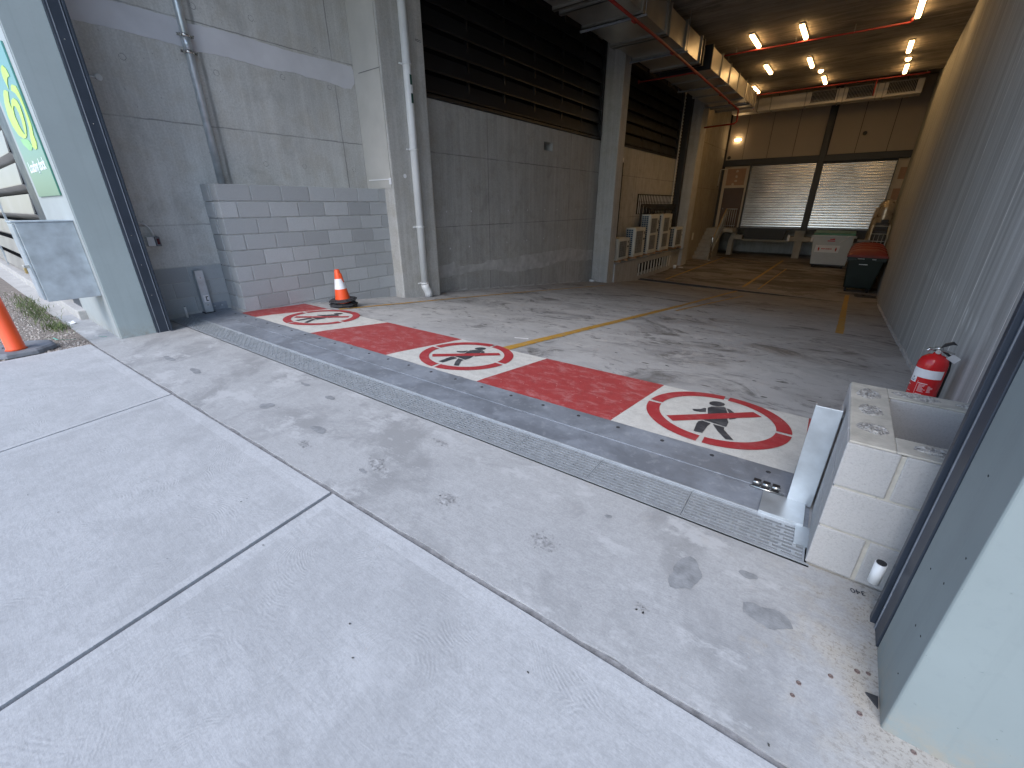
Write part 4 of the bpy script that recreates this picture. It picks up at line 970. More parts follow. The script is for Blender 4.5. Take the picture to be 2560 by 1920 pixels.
for k in range(7): b.hexa([(-4.456, 20.85+.3*k, 5.24), (-4.44, 20.87+.3*k, 5.24), (-4.44, 20.93+.3*k, 5.24), (-4.456, 20.95+.3*k, 5.24)], [(-4.456, 20.85+.3*k, 5.7), (-4.44, 20.87+.3*k, 5.7), (-4.44, 20.93+.3*k, 5.7), (-4.456, 20.95+.3*k, 5.7)]) if k < 6 else None
b.build('stiffening_ribs', m_duct, du)
bd = empty('air_duct', (-2.5, 26.6, 5.6), 'duct with three black grilles across the end wall', 'duct')
b = MB(); b.box(-6.1, .99, 26.3, 26.95, 5.59, 6.11); b.build('body', m_duct_lit, bd, bevel=.004)
for x in (-5.0, -4.45, -3.05, -1.85, -1.65, -.5, -.28): b = MB(); b.box(x, x+.04, 26.26, 26.99, 5.56, 6.14); b.build('flange', m_duct, bd)
for x0, x1 in ((-2.82, -1.9), (-1.49, -.58), (-.13, .78)):
    b = MB(); b.box(x0, x1, 26.285, 26.299, 5.68, 6.08); g = b.build('grille', m_dark, bd)
    b = MB(); n = 18
    for k in range(n+1): xx = x0+(x1-x0)*k/n; b.box(xx-.007, xx+.007, 26.262, 26.2845, 5.68, 6.08)
    b.box(x0-.03, x1+.03, 26.262, 26.299, 6.08, 6.11); b.box(x0-.03, x1+.03, 26.262, 26.299, 5.65, 5.68); b.build('grille_bars', m_duct, g)
b = MB(); [b.tube([(x, 26.6, 6.11), (x, 26.6, 6.6)], .008, 6) for x in (-4.2, -3.0, -1.7, -.4, .7)]; b.build('hanger', m_galv_dull, bd)

# sprinkler pipes
rp = empty('sprinkler_pipe', (-4.8, 14, 5.05), 'long red sprinkler pipe running under the large duct', 'pipe')
b = MB(); b.tube([(-4.72, 5.5, 5.05), (-4.70, 12, 5.05), (-4.88, 22.0, 5.05), (-4.9, 22.15, 5.0), (-4.9, 22.2, 4.65), (-5.0, 22.22, 4.58), (-6.2, 22.25, 4.55)], .032, 10); b.build('main', m_redpipe, rp)
b = MB(); b.tube([(-4.8, 15.4, 5.05), (-6.5, 15.3, 5.03)], .022, 8); b.tube([(-6.5, 15.3, 5.0), (-6.5, 15.3, 5.09)], .03, 8); b.build('branch', m_redpipe, rp)
for y in (9.0, 10.6, 13.2, 15.4, 18.8, 20.4): MB().tube([(-4.74-.016*max(0, y-12), y-.06, 5.05), (-4.74-.016*max(0, y-12), y+.06, 5.05)], .045, 10).build('coupling', m_redpipe, rp)
r2 = empty('sprinkler_pipe', (-2.4, 16.8, 5.75), 'red sprinkler pipe crossing the ceiling beside the front lights', 'pipe')
b = MB(); b.tube([(-4.9, 17.3, 5.82), (.0, 17.4, 5.82)], .022, 8); b.tube([(0, 17.4, 5.82), (0, 17.4, 5.9)], .03, 8); b.build('run', m_redpipe, r2)
b = MB(); [b.tube([(x, 17.35, 5.82), (x, 17.35, 6.0)], .007, 6) for x in (-4.2, -2.6, -1.2)]; b.build('hanger', m_galv_dull, r2)
r3 = empty('sprinkler_pipe', (-2, 24.3, 5.93), 'red sprinkler pipe with drops in front of the grille duct', 'pipe')
b = MB(); b.tube([(-4.75, 24.3, 5.9), (1.0, 24.3, 5.9)], .022, 8); b.tube([(-4.75, 24.3, 5.9), (-4.75, 24.3, 5.35)], .018, 8); b.tube([(-.53, 24.3, 5.9), (-.53, 24.3, 5.35)], .018, 8); b.build('run', m_redpipe, r3)
b = MB(); [b.tube([(x, 24.3, 5.9), (x, 24.3, 6.0)], .006, 6) for x in (-4.2, -3.2, -2.2, -1.2, .4, .9)]; b.build('hanger', m_galv_dull, r3)

# ------------------------------------------------------------------ air conditioners on the ledge
lg = empty('plant_ledge', (-6.6, 17.3, ZF), 'low concrete hob with a barred opening under the air conditioners', 'ledge')
b = MB(); b.box(-6.9, -6.25, 14.2, 16.32, -1.4, -.50); b.box(-6.9, -6.25, 16.32, 20.2, -1.4, -1.16); b.box(-6.9, -6.25, 16.32, 20.2, -.68, -.50); b.box(-6.9, -6.35, 20.2, 21.75, -1.4, -.52); b.build('hob', m_wallB, lg)
b = MB(); b.box(-6.9, -6.23, 14.2, 20.3, -.50, -.475); b.box(-6.55, -6.2, 20.3, 22.0, -.56, -.52); b.build('rail', m_galv_dull, lg)
b = MB(); b.box(-6.7, -6.6, 16.32, 20.2, -1.16, -.68); b.build('dark_opening', m_dark, lg)
for k in range(12): y = 16.42+.333*k; MB().box(-6.26, -6.235, y, y+.075, -1.15, -.69).build('bar', m_ac, lg)
gr = empty('vent_grille', (-6.88, 19.3, 1.1), 'wide grille of pale vertical bars above the air conditioners', 'grille')
b = MB(); b.box(-6.9, -6.885, 17.2, 21.6, 1.08, 1.8); b.build('backing', m_dark, gr)
b = MB()
for k in range(24): y = 17.27+.182*k; b.box(-6.875, -6.868, y, y+.07, 1.1, 1.78)
b.build('slats', m_label, gr)
b = MB(); b.box(-6.885, -6.84, 17.18, 21.62, 1.78, 1.81); b.box(-6.885, -6.845, 17.2, 21.6, 1.52, 1.535); b.build('frame', m_louv, gr)
def ac(y0, y1, z1, fans, label, z0=-.40, xf=-6.35, dp_=.36):
    e = empty('air_conditioner', ((xf-dp_/2), (y0+y1)/2, z0), label, 'air conditioner', 'outdoor air conditioner units on the ledge')
    b = MB(); b.box(xf-dp_, xf, y0, y1, z0, z1); b.build('casing', m_ac, e, bevel=.012)
    H = (z1-z0)
    b = MB(); b.box(xf-dp_+.02, xf-.07, y0-.006, y0-.002, z0+.05, z1-.05); cg = b.build('coil', m_coil, e)
    b = MB(); n = max(4, int(H/.075))
    for k in range(n+1): zz2 = z0+.05+(H-.1)*k/n; b.box(xf-dp_+.015, xf-.065, y0-.012, y0-.006, zz2-.006, zz2+.006)
    for k in range(4): xx = xf-dp_+.02+(dp_-.09)*k/3; b.box(xx-.005, xx+.005, y0-.013, y0-.006, z0+.045, z1-.045)
    b.build('coil_guard', m_ac, cg)
    fh = H*.86/fans
    for k in range(fans):
        c0 = z0+H*.07+fh*k; yc = y0+(y1-y0)*.40; r_ = min(fh, (y1-y0)*.66)/2-.02
        b = MB(); b.box(xf, xf+.012, yc-r_-.04, yc+r_+.04, c0+.01, c0+fh-.01); g = b.build('fan_panel', m_ac, e, bevel=.004)
        hz = fh/2-.05; b = MB(); b.box(xf+.012, xf+.016, yc-r_, yc+r_, c0+fh/2-hz, c0+fh/2+hz)
        b.lathe([(r_*.35, .004), (r_*.3, .02)], axis=(1, 0, 0), o=(xf+.012, yc, c0+fh/2), n=16); b.build('fan_opening', m_fanbk, g)
        b = MB()
        for q in range(9): zq = c0+fh/2-hz+2*hz*q/8; b.box(xf+.016, xf+.024, yc-r_, yc+r_, zq-.006, zq+.006)
        for q in range(5): yq = yc-r_+2*r_*q/4; b.box(xf+.024, xf+.03, yq-.008, yq+.008, c0+fh/2-hz, c0+fh/2+hz)
        b.build('fan_guard', m_fan, g)
    b = MB(); b.box(xf+.001, xf+.006, y1-.17, y1-.05, z0+H*.55, z0+H*.62); b.box(xf+.001, xf+.005, y1-.14, y1-.08, z0+H*.75, z0+H*.85); b.build('badge', m_blk, e)
    for yy_ in (y0+.18, y1-.2): MB().box(xf-dp_+.02, xf+.06, yy_-.045, yy_+.045, z0-.075, z0-.002).build('foot', m_wood, e)
    return e
ac(14.5, 15.5, .33, 1, 'smallest low air conditioner, nearest the middle column')
ac(15.95, 17.0, .63, 1, 'medium single fan air conditioner, second along the ledge')
ac(17.38, 18.42, 1.07, 2, 'tall two fan air conditioner with the blue coil end')
ac(18.82, 20.0, 1.06, 2, 'tall two fan air conditioner, fourth along the ledge')
ac(20.72, 21.85, .46, 1, 'single fan air conditioner on brackets by the farthest column', xf=-6.33)
pb = empty('pipe_bundle', (-6.8, 19.5, 1.3), 'bundle of black insulated pipes above the tall air conditioners', 'pipes')
for k in range(4): MB().tube([(-6.72, 17.25+.35*k, .6 if k else -.3), (-6.72, 17.25+.35*k, 1.38-.06*k), (-6.72, 17.32+.35*k, 1.42-.06*k), (-6.72, 19.5, 1.41-.06*k), (-6.72, 21.5, 1.42-.06*k)], .036, 8).build('insulated_pipe', m_blk, pb)
for y in (18.55, 19.95): MB().tube([(-6.7, y, 1.0), (-6.7, y, 1.25)], .05, 8).build('drop', m_blk, pb)
kr = empty('cable_riser', (-6.75, 21.45, 1.2), 'tall black cable riser with a pale perforated tray beside it', 'riser')
b = MB(); b.box(-6.89, -6.62, 21.42, 21.72, -.45, 6.0); b.build('casing', m_blk, kr, bevel=.02)
b = MB(); b.box(-6.87, -6.84, 21.16, 21.22, 1.3, 6.0); [b.box(-6.84, -6.83, 21.15, 21.27, 1.35+.12*k, 1.40+.12*k) for k in range(36)]; b.build('tray', m_ac, kr)
mp = empty('black_standpipe', (-6.5, 15.0, .3), 'thin black pipe with a white cap beside the middle column', 'pipe')
MB().tube([(-6.86, 15.45, -.45), (-6.86, 15.45, 2.78)], .035, 10).build('pipe', m_blk, mp); MB().tube([(-6.86, 15.45, 2.78), (-6.86, 15.45, 2.92)], [.02, .03], 10).build('cap', m_label, mp)
cp = empty('white_cup', (-6.15, 20.9, ZF), 'small white cup lying near the farthest column', 'litter')
MB().lathe([(.06, 0), (.08, .14)], o=(-6.15, 20.7, ZF+.0), n=14).build('cup', m_label, cp); MB().lathe([(.12, .0), (.12, .015)], o=(-6.0, 21.15, ZF), n=14).build('saucer', m_label, cp)
c2p = empty('white_cup', (-6.85, 13.55, prof(13.5)), 'small white drain cap at the foot of the middle column', 'cap')
MB().lathe([(.09, 0), (.1, .06), (.08, .07)], o=(-6.78, 13.55, prof(13.5)), n=14).build('cap', m_label, c2p)

# ------------------------------------------------------------------ bins
wbn = empty('skip_bin', (-.5, 25.4, ZF), 'big white waste bin with a green lid in front of the right shutter', 'bin')
b = MB(); b.hexa([(-1.16, 24.92, -1.17), (.19, 24.92, -1.17), (.19, 25.7, -1.17), (-1.16, 25.7, -1.17)], [(-1.27, 24.75, .09), (.24, 24.75, .09), (.24, 26.0, .09), (-1.27, 26.0, .09)]); b.build('body', m_binw, wbn, bevel=.02)
b = MB(); b.hexa([(-1.30, 24.72, .09), (.27, 24.72, .09), (.27, 26.03, .09), (-1.30, 26.03, .09)], [(-1.28, 24.74, .22), (.25, 24.74, .22), (.25, 26.0, .28), (-1.28, 26.0, .28)]); b.build('lid', m_lidg, wbn, bevel=.02)
b = MB(); b.box(-1.31, .28, 24.70, 24.74, .07, .12); b.box(-1.36, -1.27, 25.0, 25.2, -.0, .08); b.box(.24, .33, 25.0, 25.2, .0, .08); b.build('rim', m_binw, wbn)
b = MB(); b.prism([(-1.12, 24.845, -.63), (-.2, 24.845, -.63), (-.18, 24.805, -.31), (-1.10, 24.805, -.31)], (0, -.012, 0)); b.build('sign_plate', m_label, wbn)
b = MB(); x = -.86
for wd_ in (.05, .04, .05, .02, .05, .04, .06, .04, .05): b.box(x, x+wd_-.012, 24.806, 24.818, -.49, -.445) if wd_ > .03 else None; x += wd_
b.build('plate_print', m_redtext, wbn)
b = MB(); [b.prism([(x, 24.815-.0, -.56), (x+.035, 24.815, -.56), (x+.05, 24.80, -.46), (x+.018, 24.79, -.38), (x-.012, 24.80, -.46)], (0, -.006, 0)) for x in (-.98, -.33)]; b.build('flame_mark', m_redtext, wbn)
b = MB(); b.box(-.70, -.42, 24.755, 24.772, -.14, -.10); b.box(-.62, -.44, 24.75, 24.768, -.07, -.03); b.box(-.52, -.44, 24.75, 24.766, -.03, -.015); b.build('red_mark', m_redtext, wbn)
b = MB(); b.tube([(-.25, 24.72, -.2), (0.0, 24.70, .02), (.02, 24.68, .08)], .018, 8); b.build('strap', m_label, wbn)
for x in (-1.05, .08):
    for y in (25.0, 25.6):
        w1 = MB().tube([(x-.03, y, ZF+.075), (x+.03, y, ZF+.075)], .075, 14).build('castor', m_rubber, wbn)
b = MB(); b.box(-1.12, .15, 24.95, 25.65, -1.22, -1.172); b.build('chassis', m_charcoal, wbn)

def big_bin():
    e = empty('wheelie_bin', (.66, 18.3, ZF), 'nearest dark green wheeled bin with a red lid by the right wall', 'bin', 'red lidded green bins in a row along the right wall')
    b = MB(); b.hexa([(.26, 18.38, -1.20), (1.0, 18.38, -1.20), (1.0, 18.98, -1.20), (.26, 18.98, -1.20)], [(.17, 18.30, -.20), (1.15, 18.30, -.20), (1.15, 19.12, -.20), (.17, 19.12, -.20)]); b.build('body', m_bing, e, bevel=.04, seg=3)
    b = MB(); b.box(.13, 1.19, 18.25, 19.17, -.22, -.17); b.box(.15, .42, 18.235, 18.26, -.30, -.2); b.box(.9, 1.17, 18.235, 18.26, -.30, -.2); b.build('rim', m_bing, e, bevel=.015)
    # domed lid with ridges
    b = MB(); nx, ny = 14, 10; V = []
    for j in range(ny+1):
        row = []
        for i in range(nx+1):
            u, v = i/nx, j/ny; h_ = .19*min(1, v/.14)**.55*(1 if v < .82 else max(0, (1-v)/.18))*min(1, (5*u*(1-u))**.4)+.02*math.sin(u*3.14)*math.sin(v*9)
            row.append(b.bm.verts.new((.13+1.06*u, 18.23+.94*v, -.165+max(0, h_))))
        V.append(row)
    for j in range(ny):
        for i in range(nx): f = b.bm.faces.new((V[j][i], V[j][i+1], V[j+1][i+1], V[j+1][i])); f.smooth = True
    b.box(.125, 1.195, 18.225, 19.175, -.18, -.15); b.box(.5, .82, 18.20, 18.23, -.175, -.13)
    b.build('lid', m_lidr, e); b = MB(); b.box(.14, 1.18, 18.215, 18.2245, -.185, -.12); b.build('lid_lip', m_lidr, e)
    for x in (.33, .93):
        for y in (18.45, 18.92): MB().tube([(x-.03, y, ZF+.07), (x+.03, y, ZF+.07)], .07, 12).build('castor', m_rubber, e)
    b = MB(); b.box(.5, .72, 18.29, 18.2985, -.42, -.40); b.box(.42, .60, 18.288, 18.297, -.245, -.225); b.box(.80, .95, 18.288, 18.297, -.25, -.23); b.build('moulded_mark', m_label, e)
    return e
B0 = big_bin()
for k, lb in enumerate(('second dark green red-lidded bin, right behind the nearest one', 'third red-lidded bin from the front, by the right wall', 'farthest red-lidded bin, in front of the roll cage')):
    c = copy_tree(B0); c.location = (.66+.024*(k+1), 18.3+1.07*(k+1), ZF); c['label'] = lb
sc_ = empty('plastic_scrap', (1.0, 17.7, ZF), 'crumpled black plastic lying on the floor in front of the nearest red lidded bin', 'litter')
b = MB(); G = [[b.bm.verts.new((.62+.09*i+random.uniform(-.03, .03), 17.35+.14*j+random.uniform(-.04, .04), ZF+.008+random.uniform(0, .05)*(0 < i < 6 and 0 < j < 4))) for i in range(7)] for j in range(5)]
for j in range(4):
    for i in range(6): b.bm.faces.new((G[j][i], G[j][i+1], G[j+1][i+1], G[j+1][i]))
b.build('sheet', m_rubber, sc_)
# roll cage with wrapped load
rc2 = empty('roll_cage', (1.0, 23.7, ZF), 'metal roll cage full of black crates behind the red lidded bins', 'roll cage')
b = MB()
for x in (.72, 1.26):
    for y in (23.4, 24.1): b.tube([(x, y, ZF+.15), (x, y, .62)], .016, 8)
for z in (.02, .3, .6): b.tube([(.72, 23.4, z), (1.26, 23.4, z)], .013, 8)
for x in (.85, .99, 1.12): b.tube([(x, 23.4, ZF+.2), (x, 23.4, .3)], .007, 6)
b.build('frame', m_galv, rc2); box('base', m_charcoal, rc2, .7, 1.28, 23.38, 24.12, ZF+.1, ZF+.16)
b = MB(); b.box(.76, 1.22, 23.46, 24.0, -.3, .45); b.box(.78, 1.2, 23.5, 23.9, .45, .72); b.box(.92, 1.16, 23.52, 23.8, .72, .84); b.build('black_crates', m_blk, rc2, bevel=.02)
for x in (.75, 1.23): MB().tube([(x-.02, 23.45, ZF+.06), (x+.02, 23.45, ZF+.06)], .06, 12).build('castor', m_rubber, rc2)
wp = empty('wrapped_cylinder', (1.0, 24.6, ZF), 'tall silver cylinder wrapped in plastic beside the right shutter', 'wrapped goods')
MB().lathe([(.26, 0), (.28, 1.2), (.27, 1.9), (.29, 2.5), (.25, 2.78), (.12, 2.9), (.02, 2.94)], o=(1.02, 24.75, ZF), n=24).build('cylinder', m_wrap, wp)
b = MB(); b.lathe([(.24, .4), (.33, 1.3), (.31, 2.0), (.26, 2.6)], o=(.93, 24.9, ZF), n=9, ph=.3); b.build('plastic_wrap', m_wrap, wp)
cb = empty('storage_tub', (.55, 23.2, ZF), 'dark grey tub beside the roll cage', 'tub')
b = MB(); b.box(.36, .74, 23.2, 23.7, ZF, .0); b.build('body', m_charcoal, cb, bevel=.02); box('rim', m_rubgrey, cb, .34, .76, 23.18, 23.72, -.02, .05, bevel=.01)

# ------------------------------------------------------------------ fire extinguisher
ex = empty('fire_extinguisher', (.67, 4.0, prof(4.0)), 'red fire extinguisher with a white label behind the pale block pier', 'fire extinguisher')
ez = prof(4.2); X0, Y0 = .722, 4.2; r_ = .083
b = MB(); b.lathe([(.078, .0), (.086, .012), (.086, .42), (.084, .45), (.074, .482), (.05, .506), (.024, .515), (.02, .53)], o=(X0, Y0, ez), n=36); b.build('cylinder', m_ext, ex)
def wrap_patch(b, a0, a1, z0, z1, rr_, n=14):
    for i in range(n):
        t0, t1 = R(a0+(a1-a0)*i/n), R(a0+(a1-a0)*(i+1)/n)
        b.face([(X0+rr_*math.cos(t0), Y0+rr_*math.sin(t0), ez+z0), (X0+rr_*math.cos(t1), Y0+rr_*math.sin(t1), ez+z0), (X0+rr_*math.cos(t1), Y0+rr_*math.sin(t1), ez+z1), (X0+rr_*math.cos(t0), Y0+rr_*math.sin(t0), ez+z1)])
b = MB(); wrap_patch(b, 185, 318, .345, .41, .0868); wrap_patch(b, 185, 222, .30, .3449, .0868, 6); b.build('label', m_label, ex)
b = MB()
for i, (a0, a1, z0, z1) in enumerate([(236, 270, .300, .306)]+[(240, 240+random.uniform(14, 30), .290-.0085*k, .2935-.0085*k) for k in range(7)]+[(275, 275+random.uniform(8, 22), .285-.0085*k, .2885-.0085*k) for k in range(6)]+[(238, 262, .213, .222), (238, 266, .2, .204), (238, 262, .188, .191), (237, 252, .150, .166), (237, 258, .172, .175), (185, 200, .27, .276), (190, 212, .222, .225), (232, 233.4, .10, .318)]): wrap_patch(b, a0, a1, z0, z1, .0872, 5)
b.build('printed_lines', plain('pink_white_print', (.7, .5, .5), .5), ex)
b = MB(); wrap_patch(b, 185, 228, .125, .178, .0872, 6); b.build('pictogram_frame', m_label, ex)
b = MB(); wrap_patch(b, 208, 225, .131, .172, .0876, 5); wrap_patch(b, 188, 203, .131, .172, .0876, 5); b.build('pictogram', m_blue, ex)
b = MB(); wrap_patch(b, 212, 217, .14, .166, .088, 3); wrap_patch(b, 217, 222, .14, .15, .088, 3); b.build('pictogram_mark', m_label, ex)
b = MB(); [wrap_patch(b, a, a+3.2, .330+q, .342+q, .0874, 2) for a, q in ((203, 0), (208, 0))]; wrap_patch(b, 190, 218, .322, .324, .0874, 5); b.build('dark_print', m_blk, ex)
b = MB(); [wrap_patch(b, a, a+2.6, .308, .317, .0874, 2) for a in (194, 200, 204, 208, 212)]; b.build('blue_print', m_blue, ex)
b = MB(); b.lathe([(.017, 0), (.017, .035), (.024, .04), (.024, .055)], o=(X0, Y0, ez+.515), n=16); b.tube([(X0, Y0, ez+.55), (X0-.05, Y0-.02, ez+.555), (X0-.065, Y0-.03, ez+.54)], .011, 10); b.lathe([(.016, 0), (.016, .012)], axis=(-.3, -1, 0), o=(X0, Y0-.02, ez+.54), n=14); b.build('valve', m_chrome, ex)
b = MB(); b.prism([(X0+.005, Y0-.012, ez+.565), (X0+.06, Y0-.012, ez+.60), (X0+.085, Y0-.012, ez+.60), (X0+.06, Y0-.012, ez+.622), (X0+.02, Y0-.012, ez+.60)], (0, .024, 0)); b.build('lever', m_blk, ex, bevel=.003)
b = MB(); b.prism([(X0+.005, Y0-.01, ez+.545), (X0+.09, Y0-.01, ez+.53), (X0+.09, Y0-.01, ez+.54), (X0+.005, Y0-.01, ez+.562)], (0, .02, 0)); b.build('carry_handle', m_chrome, ex, bevel=.002)
b = MB(); b.prism([(X0+.05, Y0-.02, ez+.50), (X0+.10, Y0-.03, ez+.47), (X0+.125, Y0-.03, ez+.51), (X0+.08, Y0-.02, ez+.535)], (0, .002, 0)); b.build('tag', m_mortar, ex)
b = MB(); b.tube([(X0+.03, Y0+.02, ez+.54), (X0+.085, Y0+.03, ez+.50), (X0+.098, Y0+.03, ez+.4), (X0+.096, Y0+.02, ez+.1)], .009, 8); b.build('hose', m_blk, ex)
# timber offcut behind the pier
tb = empty('timber_offcut', (.72, 2.72, 0), 'brown timber offcut propped behind the pier', 'timber')
b = MB(); b.hexa([(.60, 2.63, .2), (.72, 2.68, .2), (.70, 2.74, .2), (.58, 2.69, .2)], [(.67, 2.64, .555), (.735, 2.66, .59), (.725, 2.72, .59), (.66, 2.70, .555)]); b.build('plank', plain('reddish_timber', (.24, .15, .13), .6), tb, bevel=.004)
b = MB(); b.box(.6, .72, 2.63, 2.70, .0, .199); b.build('lower_end', m_wood, tb)

# ------------------------------------------------------------------ traffic cones (two, stacked)
def cone(zb, label, squash=1., rz=0):
    e = empty('traffic_cone', (-6.14, 3.66, prof(3.66)+zb), label, 'traffic cone', 'traffic cones stacked by the block wall')
    b = MB(); ang = math.pi/8
    for s, z0, z1 in ((.185, 0, .022), (.165, .022, .034)):
        b.lathe([(s*1.18, z0), (s*1.18, z1)], n=8, ph=ang, smooth=False)
    b.build('base', m_rubber, e, bevel=.006, local=True)
    MB().lathe([(.112, .03), (.112-.0, .034), (.088, .19)], n=28, cap=False).build('lower_cone', m_orange, e, local=True)
    MB().lathe([(.0885, .19), (.060, .345)], n=28, cap=False).build('reflective_band', m_refl, e, local=True)
    MB().lathe([(.059, .345), (.036, .475), (.030, .482), (.022, .478)], n=28, cap=False).build('upper_cone', m_orange, e, local=True)
    e.rotation_euler = (0, 0, rz)
    return e
cone(.0, 'lower traffic cone, only its black base and an orange rim showing', rz=.2)
cone(.095, 'orange traffic cone with a white band, on top of the stack by the block wall', rz=.05).rotation_euler = (R(2), R(-2), .05)
e = cone(.035, 'middle traffic cone base squeezed in the cone stack', rz=.5)

# ------------------------------------------------------------------ left: bollard, verge, fence, sign, box
ob = empty('orange_bollard', (-6.62, .19, 0), 'orange plastic bollard post on a black rubber base at the left edge', 'bollard')
b = MB(); b.lathe([(.085, .055), (.072, .07), (.062, .5), (.058, .60)], o=(-6.64, .19, 0), n=28); b.build('post', m_orange, ob)
b = MB(); b.lathe([(.058, .601), (.055, .72)], o=(-6.64, .19, 0), n=28); b.build('white_band', m_refl, ob)
b = MB(); b.lathe([(.055, .721), (.05, .95), (.03, 1.0), (.045, 1.02), (.045, 1.06)], o=(-6.64, .19, 0), n=28); b.build('top', m_orange, ob)
b = MB(); b.lathe([(.30, .0), (.29, .035), (.265, .052), (.10, .058)], o=(-6.76, .21, .0), n=8, ph=math.pi/8, smooth=False); b.build('base', m_rubgrey, ob, bevel=.005)
b = MB(); [b.box(-6.82+.0*k, -6.76, .10+.06*k, .115+.06*k, .0575, .0595) for k in range(3)]; b.build('slot', m_blk, ob)
o = MB().face([(-30, .03, -.02), (-6.46, .03, -.02), (-6.46, .745, -.012), (-30, .62, -.02)])
b = MB(); b.face([(-30, .03, -.02), (-6.455, .03, -.008), (-6.44, .745, -.008), (-30, .62, -.02)]); struct(b.build('verge_soil', m_dirt))
b = MB(); b.prism([(-30, .60, -.1), (-8.605, .722, -.1), (-8.605, .99, -.1), (-30, .99, -.1)], (0, 0, .1)); struct(b.build('kerb_strip', m_kerb))
b = MB()
for k in range(2600):
    x = -6.5-random.random()**1.5*5.5; y = random.uniform(.06, .72); s = random.uniform(.004, .013)*(1.6 if random.random() < .08 else 1)
    vs = []
    a = random.uniform(0, 3.14)
    for i in range(6):
        t = a+i*math.pi/3; vs.append((x+s*1.3*math.cos(t)*random.uniform(.7, 1.2), y+s*math.sin(t)*random.uniform(.7, 1.2)))
    z0 = -.01; tp_ = b.bm.verts.new((x, y, z0+s*.9)); rg = [b.bm.verts.new((p, q, z0)) for p, q in vs]; rg2 = [b.bm.verts.new(((p+x)/2*1.0+(p-x)*.25, (q+y)/2+(q-y)*.25, z0+s*.7)) for p, q in vs]
    for i in range(6):
        j = (i+1) % 6; b.bm.faces.new((rg[i], rg[j], rg2[j], rg2[i])); b.bm.faces.new((rg2[i], rg2[j], tp_))
o = b.build('gravel', m_pebble); o['label'] = 'dry gravel and dirt in the verge'; o['kind'] = 'stuff'; o['category'] = 'gravel'
def tuft(cx_, cy_, n, sp, h, nm='grass_tuft', label='green grass tuft'):
    b = MB()
    for k in range(n):
        x, y = random.gauss(cx_, sp[0]), random.gauss(cy_, sp[1]); a = random.uniform(0, 6.28); ln = h*random.uniform(.5, 1.2); lean = random.uniform(.3, 1.3); wv = .0035
        pts = [(x+lean*ln*t*t*math.cos(a), y+lean*ln*t*t*math.sin(a), ln*t*(1-.35*t*lean)) for t in (0, .35, .7, 1)]
        px_, py_ = -math.sin(a)*wv, math.cos(a)*wv
        for (p, q, w0, w1) in ((pts[0], pts[1], 1, .9), (pts[1], pts[2], .9, .6), (pts[2], pts[3], .6, .1)):
            b.face([(p[0]-px_*w0, p[1]-py_*w0, p[2]), (p[0]+px_*w0, p[1]+py_*w0, p[2]), (q[0]+px_*w1, q[1]+py_*w1, q[2]), (q[0]-px_*w1, q[1]-py_*w1, q[2])])
    o = b.build(nm, m_grass); tag(o, label, 'grass', kind='stuff')
tuft(-9.3, .60, 620, (.9, .07), .10, label='larger green grass patch along the kerb strip behind the orange bollard')
tuft(-7.75, .64, 260, (.16, .05), .075, label='small green grass tuft at the kerb strip under the steel cabinet')
rb = empty('green_ribbon', (-6.8, .6, 0), 'torn green plastic ribbon lying across the kerb strip', 'litter')
b = MB(); P0 = [(-7.15, .44), (-7.05, .50), (-6.95, .52), (-6.85, .60), (-6.78, .66), (-6.74, .75), (-6.72, .84), (-6.66, .90)]
for i in range(len(P0)-1):
    (xa, ya), (xb, yb) = P0[i], P0[i+1]; wv = .008+.005*math.sin(i*1.9); za, zb_ = .012+.012*math.sin(i*1.3)**2, .012+.012*math.sin((i+1)*1.3)**2
    b.face([(xa-wv, ya, za), (xa+wv, ya+wv, za+.004), (xb+wv, yb+wv, zb_+.004), (xb-wv, yb, zb_)])
b.build('ribbon', m_ribbon, rb)
pp = empty('paper_scrap', (-7.9, .8, 0), 'crumpled white paper scrap on the kerb strip', 'litter')
b = MB(); vs = [(-7.98+.05*i+random.uniform(-.01, .01), .76+.03*j, .004+random.uniform(0, .025)) for j in range(3) for i in range(4)]; V = [b.bm.verts.new(v) for v in vs]
for j in range(2):
    for i in range(3): b.bm.faces.new((V[j*4+i], V[j*4+i+1], V[j*4+i+5], V[j*4+i+4]))
b.build('sheet', m_label, pp)

# screen wall to the left
fs = empty('louvre_fence', (-12, 1.0, 0), 'pale horizontal louvre screen on a concrete plinth left of the column', 'louvre screen')
box('plinth', m_kerb, fs, -30, -8.06, .90, 1.2, -.1, .12, bevel=.01)
b = MB(); b.box(-8.86, -8.21, .995, 1.10, .12, 5.2); b.build('dark_post', m_navy, fs)
for x in (-12.4, -16, -20, -24): MB().box(x-.025, x+.025, .955, .985, .14, 5.1).build('mullion', m_galv, fs)
b = MB(); z = .13
while z < 5.0:
    b.hexa([(-29, .97, z+.10), (-29, .985, z+.10), (-8.87, .985, z+.10), (-8.87, .97, z+.10)][::-1], [(-29, .99, z+.34), (-29, 1.005, z+.34), (-8.87, 1.005, z+.34), (-8.87, .99, z+.34)][::-1])
    b.hexa([(-29, .97, z+.085), (-29, 1.09, z+.0), (-8.87, 1.09, z+.0), (-8.87, .97, z+.085)][::-1], [(-29, .97, z+.10), (-29, 1.09, z+.015), (-8.87, 1.09, z+.015), (-8.87, .97, z+.10)][::-1])
    z += .37
b.build('blades', m_blade, fs)
box('dark_back', m_dark, fs, -29, -8.3, 1.3, 1.4, 0, 5.2)
sg = empty('dock_sign', (-7.28, .97, 1.53), 'green sign with a lime emblem reading Loading dock on the left column', 'sign')
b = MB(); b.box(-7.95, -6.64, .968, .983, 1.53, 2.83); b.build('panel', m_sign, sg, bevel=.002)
def emb(name, pts, mat, y=.966):
    b = MB(); b.prism([(x, y, z) for x, z in pts], (0, -.002, 0)); b.build(name, mat, sg)
